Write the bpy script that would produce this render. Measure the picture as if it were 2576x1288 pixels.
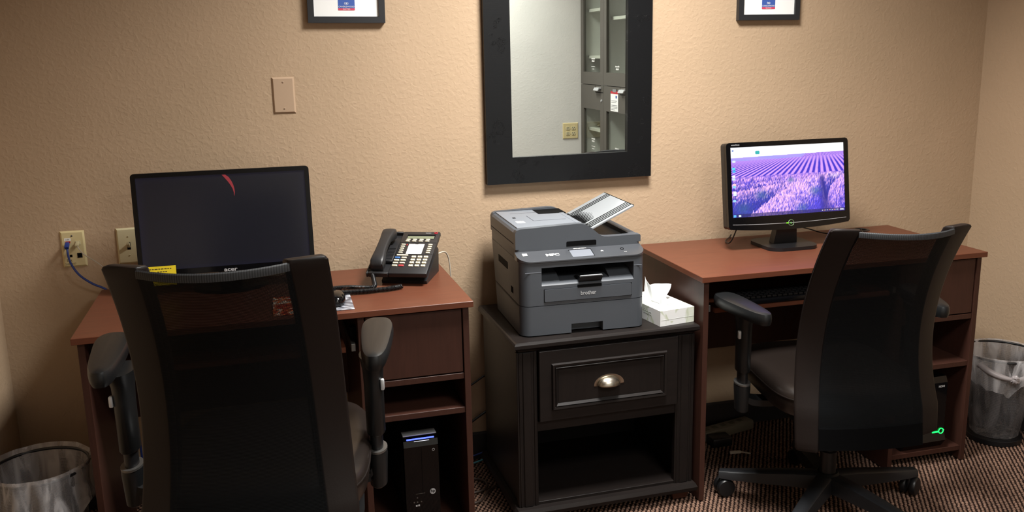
import bpy, bmesh, math, random
import numpy as np
from mathutils import Vector, Matrix
random.seed(7); np.random.seed(7)
PI = math.pi
scene = bpy.context.scene
C = scene.collection
for o in list(bpy.data.objects): bpy.data.objects.remove(o, do_unlink=True)

# ---------------------------------------------------------------- camera
def cam_matrix(yaw, pitch, roll):
    return (Matrix.Rotation(yaw, 3, 'Z') @ Matrix.Rotation(pitch, 3, 'X') @ Matrix.Rotation(roll, 3, 'Y')
            @ Matrix.Rotation(PI/2, 3, 'X'))
cd = bpy.data.cameras.new('camera')
cd.sensor_fit = 'HORIZONTAL'; cd.sensor_width = 36.0
cd.lens = 36.0*2278.67/2576; cd.shift_y = (620.46-644)/2576
cd.clip_start = 0.02
cam = bpy.data.objects.new('camera', cd); C.objects.link(cam)
cam.matrix_world = Matrix.Translation((0, -3.0328, 1.4554)) @ cam_matrix(-.251, -.2115, .021).to_4x4()
scene.camera = cam

# ---------------------------------------------------------------- world, exposure, lights
w = bpy.data.worlds.new('world'); scene.world = w; w.use_nodes = True
w.node_tree.nodes['Background'].inputs[0].default_value = (.9, .95, 1, 1)
w.node_tree.nodes['Background'].inputs[1].default_value = 0.02
vs = scene.view_settings
vs.view_transform = 'Standard'; vs.look = 'None'; vs.gamma = 1.0; vs.use_curve_mapping = False
vs.exposure = 0.0
CEIL = 2.44
# (x, y, width, depth, watts) of the recessed ceiling fixtures
FIXTURES = [(1.02, -.86, .50, .50, 58.0), (1.30, -2.70, .60, .60, 34.0)]
LIGHT_COL = (1.0, .985, .95)

# ---------------------------------------------------------------- helpers
def lin(r, g, b):
    f = lambda c: ((c/255+.055)/1.055)**2.4 if c > 10 else c/255/12.92
    return (f(r), f(g), f(b), 1)
def obj(name, me, mat=None, parent=None, label=None, smooth=None):
    if isinstance(me, bmesh.types.BMesh):
        bm = me; me = bpy.data.meshes.new(name)
        bmesh.ops.recalc_face_normals(bm, faces=bm.faces)
        bm.to_mesh(me); bm.free()
    o = bpy.data.objects.new(name, me); C.objects.link(o)
    if mat: 
        me.materials.clear(); me.materials.append(mat)
    if parent: o.parent = parent
    if label: o['label'] = label
    if smooth:
        me.shade_smooth(); me.set_sharp_from_angle(angle=math.radians(smooth))
    return o
def tag(o, label, cat, group=None):
    o['label'] = label; o['category'] = cat
    if group: o['group'] = group
    return o
def thing(name, label, cat, loc=(0, 0, 0), rotz=0, group=None):
    o = bpy.data.objects.new(name, None); C.objects.link(o)
    o.location = loc; o.rotation_euler = (0, 0, rotz); o.empty_display_size = .05
    return tag(o, label, cat, group)
def struct(o): o['kind'] = 'structure'; return o
def bx(bm, x0, x1, y0, y1, z0, z1, bev=0, seg=2, M=None):
    r = bmesh.ops.create_cube(bm, size=1)
    vv = r['verts']
    for v in vv:
        v.co = Vector(((x0+x1)/2+v.co.x*(x1-x0), (y0+y1)/2+v.co.y*(y1-y0), (z0+z1)/2+v.co.z*(z1-z0)))
    if bev:
        es = list({e for v in vv for e in v.link_edges})
        r = bmesh.ops.bevel(bm, geom=es, offset=bev, segments=seg, affect='EDGES', profile=.5)
        vv = list({v for f in r['faces'] for v in f.verts} | {v for v in vv if v.is_valid})
    if M is not None: bmesh.ops.transform(bm, matrix=M, verts=vv)
    return vv
def box(*a, **k):
    bm = bmesh.new(); bx(bm, *a, **k); return bm
def prism(bm, pts, axis, a, b):
    """2D outline pts extruded from a to b along axis ('x','y','z'); pts in the other two axes in xyz order"""
    def P(p, t): return {'x': (t, p[0], p[1]), 'y': (p[0], t, p[1]), 'z': (p[0], p[1], t)}[axis]
    A = [bm.verts.new(P(p, a)) for p in pts]; Bv = [bm.verts.new(P(p, b)) for p in pts]
    n = len(pts)
    bm.faces.new(A); bm.faces.new(Bv[::-1])
    for i in range(n): bm.faces.new((A[i], A[(i+1) % n], Bv[(i+1) % n], Bv[i]))
    return A+Bv
def rrect(x0, x1, y0, y1, r, n=5):
    """rounded rectangle outline; r = radius or (bl, br, tr, tl)"""
    if not isinstance(r, (tuple, list)): r = (r,)*4
    out = []
    for (cx, cy, sx, sy, a0), rr in zip([(x0, y0, 1, 1, PI), (x1, y0, -1, 1, 1.5*PI), (x1, y1, -1, -1, 0), (x0, y1, 1, -1, .5*PI)], r):
        if rr <= 0: out.append((cx, cy)); continue
        for i in range(n+1):
            a = a0+i/n*PI/2; out.append((cx+sx*rr+rr*math.cos(a), cy+sy*rr+rr*math.sin(a)))
    return out
def loft(bm, rings, cap=True, closed=True):
    R = [[bm.verts.new(p) for p in r] for r in rings]
    n = len(R[0])
    for i in range(len(R)-1):
        for j in range(n if closed else n-1):
            k = (j+1) % n
            bm.faces.new((R[i][j], R[i][k], R[i+1][k], R[i+1][j]))
    if cap and closed: bm.faces.new(R[0][::-1]); bm.faces.new(R[-1])
    return [v for r in R for v in r]
def lathe(bm, prof, n=24, M=None, cap=True):
    vs_ = loft(bm, [[(r*math.cos(2*PI*i/n), r*math.sin(2*PI*i/n), z) for i in range(n)] for r, z in prof], cap=cap)
    if M is not None: bmesh.ops.transform(bm, matrix=M, verts=vs_)
    return vs_
def smooth_path(pts, sub=8):
    P = [Vector(p) for p in pts]; P = [P[0]*2-P[1]]+P+[P[-1]*2-P[-2]]; out = []
    for i in range(1, len(P)-2):
        for k in range(sub):
            t = k/sub
            out.append(.5*((2*P[i])+(-P[i-1]+P[i+1])*t+(2*P[i-1]-5*P[i]+4*P[i+1]-P[i+2])*t*t+(-P[i-1]+3*P[i]-3*P[i+1]+P[i+2])*t**3))
    out.append(P[-2]); return out
def tube(bm, pts, r, n=8):
    pts = [Vector(p) for p in pts]; rings = []; up = Vector((.13, .21, .97))
    for i, p in enumerate(pts):
        t = (pts[min(i+1, len(pts)-1)]-pts[max(i-1, 0)]).normalized()
        s = t.cross(up)
        if s.length < .05: s = t.cross(Vector((1, 0, 0)))
        s.normalize(); u = s.cross(t)
        rr = r[i] if isinstance(r, (list, tuple)) else r
        rings.append([p+(s*math.cos(2*PI*k/n)+u*math.sin(2*PI*k/n))*rr for k in range(n)])
    return loft(bm, rings)
def cyl(bm, p0, p1, r, n=20): return tube(bm, [p0, p1], r, n)
def text(name, s, size, mat, parent, loc, rot=(PI/2, 0, 0), align='CENTER', ext=.0003, sx=1.0, bold=0):
    cu = bpy.data.curves.new(name, 'FONT'); cu.body = s; cu.size = size; cu.extrude = ext; cu.offset = bold
    cu.align_x = align; cu.align_y = 'CENTER'; cu.resolution_u = 3
    t = bpy.data.objects.new(name, cu); C.objects.link(t)
    me = bpy.data.meshes.new_from_object(t.evaluated_get(bpy.context.evaluated_depsgraph_get()))
    bpy.data.objects.remove(t, do_unlink=True)
    o = obj(name, me, mat, parent); o.location = loc; o.rotation_euler = rot; o.scale = (sx, 1, 1)
    return o

# ---------------------------------------------------------------- materials
def mat(name, col, rough=.5, metal=0, spec=.5, emit=None, es=1, coat=0):
    m = bpy.data.materials.new(name); m.use_nodes = True
    b = m.node_tree.nodes['Principled BSDF']
    b.inputs['Base Color'].default_value = col; b.inputs['Roughness'].default_value = rough
    b.inputs['Metallic'].default_value = metal; b.inputs['Specular IOR Level'].default_value = spec
    b.inputs['Coat Weight'].default_value = coat
    if emit: b.inputs['Emission Color'].default_value = emit; b.inputs['Emission Strength'].default_value = es
    return m
class N:
    def __init__(s, m): s.m = m; s.t = m.node_tree; s.b = s.t.nodes['Principled BSDF']
    def new(s, typ, **k):
        n = s.t.nodes.new(typ)
        for a, v in k.items():
            if a.startswith('i_'): n.inputs[int(a[2:]) if a[2:].isdigit() else a[2:].replace('_', ' ')].default_value = v
            else: setattr(n, a, v)
        return n
    def link(s, a, b): s.t.links.new(a, b)
    def coords(s, which='Object', scale=(1, 1, 1)):
        t = s.new('ShaderNodeTexCoord'); mp = s.new('ShaderNodeMapping'); mp.inputs['Scale'].default_value = scale
        s.link(t.outputs[which], mp.inputs[0]); return mp.outputs[0]
    def ramp(s, fac, stops):
        r = s.new('ShaderNodeValToRGB'); e = r.color_ramp.elements
        while len(e) < len(stops): e.new(.5)
        for el, (p, c) in zip(e, stops): el.position = p; el.color = c
        s.link(fac, r.inputs[0]); return r.outputs[0]
    def noise(s, vec, scale, detail=3, rough=.5, dist=0):
        n = s.new('ShaderNodeTexNoise'); n.inputs['Scale'].default_value = scale; n.inputs['Detail'].default_value = detail
        n.inputs['Roughness'].default_value = rough; n.inputs['Distortion'].default_value = dist
        s.link(vec, n.inputs['Vector']); return n.outputs['Fac']
    def bump(s, h, strength, dist):
        b = s.new('ShaderNodeBump'); b.inputs['Strength'].default_value = strength; b.inputs['Distance'].default_value = dist
        s.link(h, b.inputs['Height']); s.link(b.outputs[0], s.b.inputs['Normal'])
def wall_mat(name, c0, c1, bumpd=.0022):
    m = mat(name, c0, .72, spec=.35); n = N(m); v = n.coords('Object')
    a = n.noise(v, 3, 2); n.link(n.ramp(a, [(.35, c0), (.65, c1)]), n.b.inputs['Base Color'])
    f1 = n.ramp(n.noise(v, 78, 1.6, .5, .5), [(.42, (0, 0, 0, 1)), (.74, (1, 1, 1, 1))])
    f2 = n.noise(v, 210, 2, .5)
    mx = n.new('ShaderNodeMath', operation='MULTIPLY_ADD'); mx.inputs[1].default_value = .25
    n.link(f2, mx.inputs[0]); n.link(f1, mx.inputs[2])
    n.bump(mx.outputs[0], .6, bumpd); return m
M = {}
M['wall'] = wall_mat('tan_wall', lin(179, 154, 126), lin(184, 158, 130), .0009)
M['palewall'] = wall_mat('pale_wall', lin(210, 209, 203), lin(216, 214, 208), .0006)
M['ceiling'] = wall_mat('ceiling_white', lin(186, 184, 178), lin(192, 190, 184), .001)
M['baseboard'] = mat('dark_rubber_base', lin(46, 42, 42), .6)
def wood_mat(name, c0, c1, rough, axis=(1.2, 14, 14), coat=0, spec=.22):
    m = mat(name, c0, rough, coat=coat, spec=spec); n = N(m); v = n.coords('Object', axis)
    a = n.noise(v, 6, 5, .6, .5); n.link(n.ramp(a, [(.3, c0), (.7, c1)]), n.b.inputs['Base Color'])
    b = n.noise(n.coords('Object', (4, 70, 70)), 8, 3); n.bump(b, .06, .001)
    return m
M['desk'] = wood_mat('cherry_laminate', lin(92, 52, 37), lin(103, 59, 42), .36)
M['desk_shaded'] = wood_mat('cherry_laminate_shaded', lin(60, 37, 30), lin(68, 42, 34), .42, (14, 14, 1.2))  # same laminate darkened: shade on panels and shelves put into the colour
M['esp'] = wood_mat('espresso_wood', lin(25, 21, 20), lin(31, 26, 24), .40)
M['espv'] = wood_mat('espresso_wood_upright', lin(25, 21, 20), lin(31, 26, 24), .40, (14, 14, 1.2))
M['foot'] = mat('reddish_foot', lin(74, 44, 34), .4)
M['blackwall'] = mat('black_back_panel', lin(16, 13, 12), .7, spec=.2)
M['metal'] = mat('brushed_nickel', lin(190, 182, 168), .28, 1)
M['steel'] = mat('grey_steel', lin(120, 118, 115), .4, .8)
M['black'] = mat('black_plastic', lin(22, 22, 24), .38)
M['blackgloss'] = mat('gloss_black_plastic', lin(9, 9, 11), .10, spec=.35, coat=.1)
M['matteblack'] = mat('matte_black_plastic', lin(17, 18, 19), .5, spec=.2)
M['chairplastic'] = mat('charcoal_chair_plastic', lin(22, 23, 24), .36, spec=.4)
def leather():
    m = mat('brown_leather', lin(28, 22, 20), .45, spec=.2); n = N(m); v = n.coords('Object')
    n.bump(n.noise(v, 260, 3, .6), .18, .0008); return m
M['leather'] = leather()
M['base'] = mat('charcoal_chair_base', lin(30, 31, 34), .45, spec=.4)
M['leatherseat'] = mat('brown_leather_seat', lin(31, 25, 22), .30)
def mesh_fabric(name, col, pitch, thr, rough=.75):
    m = mat(name, col, rough, spec=.12); n = N(m)
    uv = n.new('ShaderNodeUVMap'); sp = n.new('ShaderNodeSeparateXYZ'); n.link(uv.outputs[0], sp.inputs[0])
    k = 2*PI/pitch
    def wave(src, mul, add=None):
        a = n.new('ShaderNodeMath', operation='MULTIPLY'); a.inputs[1].default_value = mul; n.link(src, a.inputs[0])
        return a.outputs[0]
    def sn(x):
        s_ = n.new('ShaderNodeMath', operation='SINE'); n.link(x, s_.inputs[0]); return s_.outputs[0]
    ad = n.new('ShaderNodeMath', operation='ADD'); n.link(wave(sp.outputs[0], k), ad.inputs[0]); n.link(wave(sp.outputs[1], k*.6), ad.inputs[1])
    sb = n.new('ShaderNodeMath', operation='SUBTRACT'); n.link(wave(sp.outputs[0], k), sb.inputs[0]); n.link(wave(sp.outputs[1], k*.6), sb.inputs[1])
    pr = n.new('ShaderNodeMath', operation='MULTIPLY'); n.link(sn(ad.outputs[0]), pr.inputs[0]); n.link(sn(sb.outputs[0]), pr.inputs[1])
    gt = n.new('ShaderNodeMath', operation='GREATER_THAN'); gt.inputs[1].default_value = thr; n.link(pr.outputs[0], gt.inputs[0])
    tr = n.new('ShaderNodeBsdfTransparent'); mx = n.new('ShaderNodeMixShader')
    n.link(gt.outputs[0], mx.inputs[0]); n.link(n.b.outputs[0], mx.inputs[1]); n.link(tr.outputs[0], mx.inputs[2])
    n.link(mx.outputs[0], n.t.nodes['Material Output'].inputs['Surface'])
    return m
M['mesh'] = mesh_fabric('black_mesh_fabric', lin(12, 14, 16), .0034, .42)
def lining():
    m = mat('black_mesh_lining', lin(12, 12, 13), .85, spec=.2); n = N(m)
    tr = n.new('ShaderNodeBsdfTransparent'); mx = n.new('ShaderNodeMixShader'); mx.inputs[0].default_value = .22
    n.link(n.b.outputs[0], mx.inputs[1]); n.link(tr.outputs[0], mx.inputs[2]); n.link(mx.outputs[0], n.t.nodes['Material Output'].inputs['Surface']); return m
M['meshin'] = lining()
def hem():
    m = mat('mesh_hem', lin(58, 60, 62), .7); n = N(m); v = n.coords('Object')
    wv = n.new('ShaderNodeTexWave', wave_type='BANDS', bands_direction='X'); wv.inputs['Scale'].default_value = 75
    n.link(v, wv.inputs['Vector']); n.link(n.ramp(wv.outputs['Fac'], [(.3, lin(16, 17, 19)), (.7, lin(44, 46, 49))]), n.b.inputs['Base Color']); return m
M['hem'] = hem()
M['fabric'] = mat('black_chair_fabric', lin(9, 9, 10), .9, spec=.05)
M['printer'] = mat('charcoal_printer_plastic', lin(72, 76, 82), .46)
def grain(m, scale=900, st=.12):
    n = N(m); n.bump(n.noise(n.coords('Object'), scale, 2), st, .0004); return m
grain(M['printer'])
M['printertop'] = mat('lit_grey_printer_lid', lin(124, 129, 137), .32)  # lid tone raised: the light falling on the top is put into the colour
M['panelgloss'] = mat('printer_panel', lin(64, 66, 70), .26)
M['docgrey'] = mat('light_grey_tray', lin(132, 135, 138), .45)
M['dark'] = mat('near_black', lin(8, 8, 9), .7, spec=.08)
M['white'] = mat('white_print', lin(235, 235, 232), .6)
M['silver'] = mat('silver_lettering', lin(200, 202, 205), .35, .3)
M['paper'] = mat('white_paper', lin(245, 245, 243), .7)
M['ivory'] = mat('ivory_plastic', lin(214, 198, 150), .38)
M['ivorylight'] = mat('pale_ivory_plastic', lin(205, 195, 158), .38)
M['tanplate'] = mat('tan_painted_plate', lin(182, 155, 129), .5)
M['blue'] = mat('blue_cable', lin(38, 62, 140), .45)
M['cyan'] = mat('cyan_cable', lin(70, 150, 170), .45)
M['whitecord'] = mat('white_cord', lin(205, 196, 180), .5)
M['brownwire'] = mat('brown_cable', lin(62, 48, 40), .5)
M['phone'] = mat('phone_charcoal', lin(34, 34, 36), .40); grain(M['phone'], 1200, .1)
M['key'] = mat('cream_key', lin(224, 214, 188), .4)
M['keyblue'] = mat('blue_key', lin(70, 120, 190), .4)
M['keyred'] = mat('red_key', lin(206, 70, 74), .4)
M['lcd'] = mat('grey_green_lcd', lin(120, 126, 104), .25)
M['red'] = mat('red_print', lin(190, 30, 45), .5)
M['logoblue'] = mat('logo_blue', lin(62, 92, 168), .5)
M['logored'] = mat('logo_red', lin(205, 72, 96), .5)
M['yellow'] = mat('yellow_note', lin(240, 216, 40), .6)
M['inktext'] = mat('dark_ink', lin(70, 62, 30), .7)
M['mirror'] = mat('mirror_silver', lin(232, 236, 232), .0, 1)
M['tissue'] = mat('white_tissue', lin(244, 245, 246), .8)
def tissue_trans():
    n = N(M['tissue']); n.b.inputs['Subsurface Weight'].default_value = .0
    t = n.new('ShaderNodeBsdfTranslucent'); t.inputs[0].default_value = lin(244, 245, 246)
    mx = n.new('ShaderNodeMixShader'); mx.inputs[0].default_value = .35
    n.link(n.b.outputs[0], mx.inputs[1]); n.link(t.outputs[0], mx.inputs[2]); n.link(mx.outputs[0], n.t.nodes['Material Output'].inputs['Surface'])
tissue_trans()
def tissue_box_mat():
    m = mat('tissue_carton', lin(236, 238, 236), .5); n = N(m); v = n.coords('Object')
    a = n.noise(v, 14, 2, .5, 1.2); s_ = n.ramp(a, [(.0, lin(240, 241, 240)), (.52, lin(240, 241, 240)), (.56, lin(205, 212, 190)), (.66, lin(224, 228, 214))])
    n.link(s_, n.b.inputs['Base Color']); return m
M['carton'] = tissue_box_mat()
def liner_mat():
    m = mat('clear_bin_liner', lin(225, 220, 220), .3); n = N(m)
    f = n.noise(n.coords('Object', (1, 1, .22)), 24, 2.5, .5, 1.0); fac = n.ramp(f, [(.40, (.16, .16, .16, 1)), (.70, (.58, .58, .58, 1))])
    tr = n.new('ShaderNodeBsdfTransparent'); mx = n.new('ShaderNodeMixShader')
    n.link(fac, mx.inputs[0]); n.link(tr.outputs[0], mx.inputs[1]); n.link(n.b.outputs[0], mx.inputs[2])
    n.link(mx.outputs[0], n.t.nodes['Material Output'].inputs['Surface']); n.bump(f, .4, .004); return m
M['liner'] = liner_mat()
M['binmesh'] = mesh_fabric('black_wire_mesh', lin(30, 30, 32), .0042, .02, .45)
def distressed():
    m = mat('distressed_black_frame', lin(14, 15, 17), .38, spec=.3); n = N(m); v = n.coords('Object')
    vo = n.new('ShaderNodeTexVoronoi', feature='DISTANCE_TO_EDGE'); vo.inputs['Scale'].default_value = 17
    ds = n.noise(v, 9, 3); va = n.new('ShaderNodeVectorMath', operation='ADD'); n.link(v, va.inputs[0])
    nt = n.new('ShaderNodeTexNoise'); nt.inputs['Scale'].default_value = 18; nt.inputs['Detail'].default_value = 4; n.link(v, nt.inputs['Vector'])
    n.link(nt.outputs['Color'], va.inputs[1]); n.link(va.outputs[0], vo.inputs['Vector'])
    gate = n.ramp(n.noise(v, 13, 2), [(.60, (0, 0, 0, 1)), (.66, (1, 1, 1, 1))])
    line = n.ramp(vo.outputs['Distance'], [(.0, (1, 1, 1, 1)), (.035, (0, 0, 0, 1))])
    mu = n.new('ShaderNodeMath', operation='MULTIPLY'); n.link(gate, mu.inputs[0]); n.link(line, mu.inputs[1])
    gr = n.noise(n.coords('Object', (3, 30, 30)), 12, 3)
    ad = n.new('ShaderNodeMath', operation='MULTIPLY_ADD'); ad.inputs[1].default_value = .03; n.link(gr, ad.inputs[0]); n.link(mu.outputs[0], ad.inputs[2])
    n.link(n.ramp(mu.outputs[0], [(.3, lin(13, 14, 16)), (1, lin(56, 57, 58))]), n.b.inputs['Base Color'])
    n.bump(ad.outputs[0], 1, .004); return m
M['frame'] = distressed()
M['picframe'] = mat('black_picture_frame', lin(36, 37, 40), .42)
M['cabgrey'] = mat('charcoal_cabinet', lin(84, 80, 74), .5)
M['cabin'] = mat('pale_cabinet_interior', lin(218, 217, 212), .5)
def glass():
    m = bpy.data.materials.new('cabinet_glass'); m.use_nodes = True; t = m.node_tree; t.nodes.remove(t.nodes['Principled BSDF'])
    tr = t.nodes.new('ShaderNodeBsdfTransparent'); gl = t.nodes.new('ShaderNodeBsdfGlossy'); gl.inputs['Roughness'].default_value = .02
    mx = t.nodes.new('ShaderNodeMixShader'); mx.inputs[0].default_value = .07
    tr.inputs[0].default_value = (.9, .92, .9, 1)
    t.links.new(tr.outputs[0], mx.inputs[1]); t.links.new(gl.outputs[0], mx.inputs[2])
    t.links.new(mx.outputs[0], t.nodes['Material Output'].inputs['Surface']); return m
M['glass'] = glass()
def vcol_mat(name, rough=.5, emit=0, spec=.5):
    m = mat(name, (.5, .5, .5, 1), rough, spec=spec); n = N(m)
    a = n.new('ShaderNodeVertexColor', layer_name='col')
    if emit:
        n.b.inputs['Base Color'].default_value = (.01, .01, .012, 1)
        n.link(a.outputs[0], n.b.inputs['Emission Color']); n.b.inputs['Emission Strength'].default_value = emit
    else: n.link(a.outputs[0], n.b.inputs['Base Color'])
    return m

# ================================================================ THE ROOM
XL, XR, YB, YF = -.8664, 2.6941, 0.0, -3.30
def slab(name, m, *a): return struct(obj(name, box(*a), m))
slab('wall_back', M['wall'], XL-.1, XR+.1, YB, YB+.1, -.05, CEIL+.1)
slab('wall_left', M['wall'], XL-.1, XL, YF-.1, YB, -.05, CEIL+.1)
slab('wall_right', M['wall'], XR, XR+.1, YF-.1, YB, -.05, CEIL+.1)
slab('wall_front', M['palewall'], XL, XR, YF-.1, YF, -.05, CEIL+.1)
slab('ceiling', M['ceiling'], XL, XR, YF, YB, CEIL, CEIL+.1)
def baseboard(name, pts, axis, a, b):
    bm = bmesh.new(); prism(bm, pts, axis, a, b); return struct(obj(name, bm, M['baseboard']))
T = .009
baseboard('baseboard_back', [(0, 0), (-T, 0), (-T, .095), (-T*.5, .102), (0, .102)], 'x', XL, XR)
baseboard('baseboard_left', [(XL, 0), (XL+T, 0), (XL+T, .095), (XL+T*.5, .102), (XL, .102)], 'y', YF, -T)
baseboard('baseboard_right', [(XR, 0), (XR-T, 0), (XR-T, .095), (XR-T*.5, .102), (XR, .102)], 'y', YF, -T)
# carpet: backing slab + real loop pile near the desks
def carpet_mat():
    m = mat('carpet_backing', lin(40, 27, 22), .95, spec=.1); n = N(m); v = n.coords('Object')
    br = n.new('ShaderNodeTexBrick'); br.inputs['Scale'].default_value = 1; br.inputs['Brick Width'].default_value = .0158; br.inputs['Row Height'].default_value = .0130
    br.inputs['Mortar Size'].default_value = .0028; br.inputs['Mortar Smooth'].default_value = 1
    br.inputs['Color1'].default_value = lin(130, 106, 92); br.inputs['Color2'].default_value = lin(112, 90, 77); br.inputs['Mortar'].default_value = lin(40, 27, 22)
    n.link(v, br.inputs['Vector']); n.link(br.outputs['Color'], n.b.inputs['Base Color'])
    iv = n.new('ShaderNodeMath', operation='SUBTRACT'); iv.inputs[0].default_value = 1; n.link(br.outputs['Fac'], iv.inputs[1]); n.bump(iv.outputs[0], 1, .004); return m
YP = -1.62
struct(obj('floor', box(XL, XR, YF, YB, -.05, -.0052), carpet_mat()))
def carpet_pile():
    px, py = .0158, .0130
    nx = int((XR-XL)/px); ny = int(-YP/py)
    I, J = np.meshgrid(np.arange(nx), np.arange(ny))
    I = I.ravel(); J = J.ravel(); n = len(I)
    cx = XL+(I+.5)*px+np.where(J % 2, px/2, 0)*.9; cy = -(J+.5)*py
    ok = cx < XR-.008
    cx, cy = cx[ok], cy[ok]; n = len(cx)
    # a light loop and a darker low strand beside it
    K = 7; ang = np.arange(K)*2*PI/K
    prof = [(1.0, 0.0), (.80, .62), (.36, .97)]
    V = []; F = []
    base = np.concatenate([np.stack([np.cos(ang)*r, np.sin(ang)*r, np.full(K, h)], 1) for r, h in prof])   # 21 verts
    def make(cx, cy, sx, sy, hz, rot):
        c, s = np.cos(rot)[:, None], np.sin(rot)[:, None]
        x = base[None, :, 0]*sx[:, None]; y = base[None, :, 1]*sy[:, None]
        return np.stack([cx[:, None]+x*c-y*s, cy[:, None]+x*s+y*c, -.0052+base[None, :, 2]*hz[:, None]], 2)
    rn = lambda a, b, k: np.random.uniform(a, b, k)
    A = make(cx+rn(-.0012, .0012, n), cy+rn(-.001, .001, n), rn(.0046, .0058, n), rn(.0034, .0042, n), rn(.0042, .0052, n), rn(-.25, .25, n)-.12)
    Bq = make(cx+px/2+rn(-.001, .001, n), cy+rn(-.001, .001, n), rn(.0030, .0042, n), rn(.0050, .0062, n), rn(.0022, .0034, n), rn(-.3, .3, n))
    allv = np.concatenate([A.reshape(-1, 3), Bq.reshape(-1, 3)])
    m_ = 2*n
    f = []
    for r in range(2):
        for k in range(K): f.append((r*K+k, r*K+(k+1) % K, (r+1)*K+(k+1) % K, (r+1)*K+k))
    f = np.array(f); top = np.arange(2*K, 3*K)
    quads = (f[None]+(np.arange(m_)*3*K)[:, None, None]).reshape(-1, 4)
    tops = (top[None]+(np.arange(m_)*3*K)[:, None])
    me = bpy.data.meshes.new('carpet_pile')
    me.vertices.add(len(allv)); me.vertices.foreach_set('co', allv.ravel())
    nl = quads.size+tops.size; me.loops.add(nl)
    me.loops.foreach_set('vertex_index', np.concatenate([quads.ravel(), tops.ravel()]))
    npoly = len(quads)+len(tops); me.polygons.add(npoly)
    st = np.concatenate([np.arange(len(quads))*4, quads.size+np.arange(len(tops))*K])
    me.polygons.foreach_set('loop_start', st)
    me.update(calc_edges=True); me.validate()
    ca = me.color_attributes.new('col', 'FLOAT_COLOR', 'POINT')
    t = rn(.8, 1.12, m_); light = np.array(lin(136, 107, 91)[:3]); dark = np.array(lin(36, 24, 20)[:3])
    col = np.where((np.arange(m_) < n)[:, None], light[None], dark[None])*t[:, None]
    col = np.concatenate([col, np.ones((m_, 1))], 1)
    ca.data.foreach_set('color', np.repeat(col, 3*K, 0).ravel().astype(np.float32))
    o = obj('carpet_pile', me, vcol_mat('carpet_loops', .95, spec=.1)); me.shade_smooth()
    o['kind'] = 'stuff'; tag(o, 'brown and beige woven loop pile of the carpet', 'carpet'); return o
carpet_pile()

# ceiling fixtures (each is a real recessed troffer with its own lamp)
def troffer(x, y, wx, wy, watts, label):
    t = thing('ceiling_light', label, 'ceiling light', (x, y, CEIL), 0, 'recessed ceiling lights')
    bm = bmesh.new(); e = .025
    for a in ((-wx/2-e, wx/2+e, -wy/2-e, -wy/2), (-wx/2-e, wx/2+e, wy/2, wy/2+e), (-wx/2-e, -wx/2, -wy/2, wy/2), (wx/2, wx/2+e, -wy/2, wy/2)):
        bx(bm, *a, -.014, 0)
    obj('trim_ring', bm, M['white'], t)
    obj('diffuser', box(-wx/2, wx/2, -wy/2, wy/2, -.006, -.001), mat('lit_diffuser', lin(240, 238, 230), .5, emit=(1, .95, .86, 1), es=2.0), t)
    L = bpy.data.lights.new('troffer_lamp', 'AREA'); L.shape = 'RECTANGLE'; L.size = wx*.96; L.size_y = wy*.96
    L.energy = watts; L.color = LIGHT_COL; L.spread = math.radians(140)
    l = bpy.data.objects.new('troffer_lamp', L); C.objects.link(l); l.parent = t; l.location = (0, 0, -.012)
troffer(*FIXTURES[0], 'square recessed ceiling light nearest the tan wall')
troffer(*FIXTURES[1], 'square recessed ceiling light nearest the pale wall')

# ================================================================ DESKS
DW, DD, DH, TH = 1.061, .5226, .7603, .018
def desk(label, loc, rz, shelf_z, tray_out):
    t = thing('computer_desk', label, 'desk', loc, rz, 'cherry laminate computer desks')
    d = M['desk']; dv = M['desk_shaded']
    obj('desk_top', box(-DW/2, DW/2, 0, DD, DH-TH, DH, .0012, 1), d, t)
    hp = DW/2-.012
    for s in (-1, 1):
        x0 = -hp if s < 0 else hp-TH
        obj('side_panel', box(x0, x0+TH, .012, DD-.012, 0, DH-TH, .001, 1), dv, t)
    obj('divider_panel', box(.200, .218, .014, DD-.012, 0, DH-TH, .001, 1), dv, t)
    obj('modesty_panel', box(-hp+TH, .200, DD-.075, DD-.057, .36, DH-TH), M['desk_shaded'], t)
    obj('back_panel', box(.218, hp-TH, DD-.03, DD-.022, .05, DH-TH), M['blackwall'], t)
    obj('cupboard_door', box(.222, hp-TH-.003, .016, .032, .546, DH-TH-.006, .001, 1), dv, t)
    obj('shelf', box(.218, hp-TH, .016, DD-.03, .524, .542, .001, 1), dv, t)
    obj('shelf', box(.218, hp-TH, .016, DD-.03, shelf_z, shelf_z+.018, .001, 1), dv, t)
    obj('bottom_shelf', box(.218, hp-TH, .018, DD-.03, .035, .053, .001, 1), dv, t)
    kt = obj('keyboard_tray', box(-.475, .165, .03+tray_out, .33+tray_out, .636, .652, .001, 1), d, t)
    for s in (-1, 1):
        x = -.495 if s < 0 else .186
        bm = bmesh.new(); bx(bm, x-.006, x+.006, .022, .40, .640, .662, .001, 1)
        obj('slide_rail', bm, M['steel'], kt)
        bm = bmesh.new(); xo = (x-.0105, x+.004) if s < 0 else (x-.004, x+.0135)
        bx(bm, xo[0], xo[1], .06, .09, .652, .700); obj('rail_bracket', bm, M['dark'], kt)
    return t
D1 = desk('reddish-brown computer desk holding the blank dark monitor and the phone', (-.0184, -.5878, 0), .0202, .418, 0)
D2 = desk('reddish-brown computer desk holding the monitor with the lavender wallpaper', (1.7757, -.5403, 0), .0082, .353, -.012)
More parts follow.
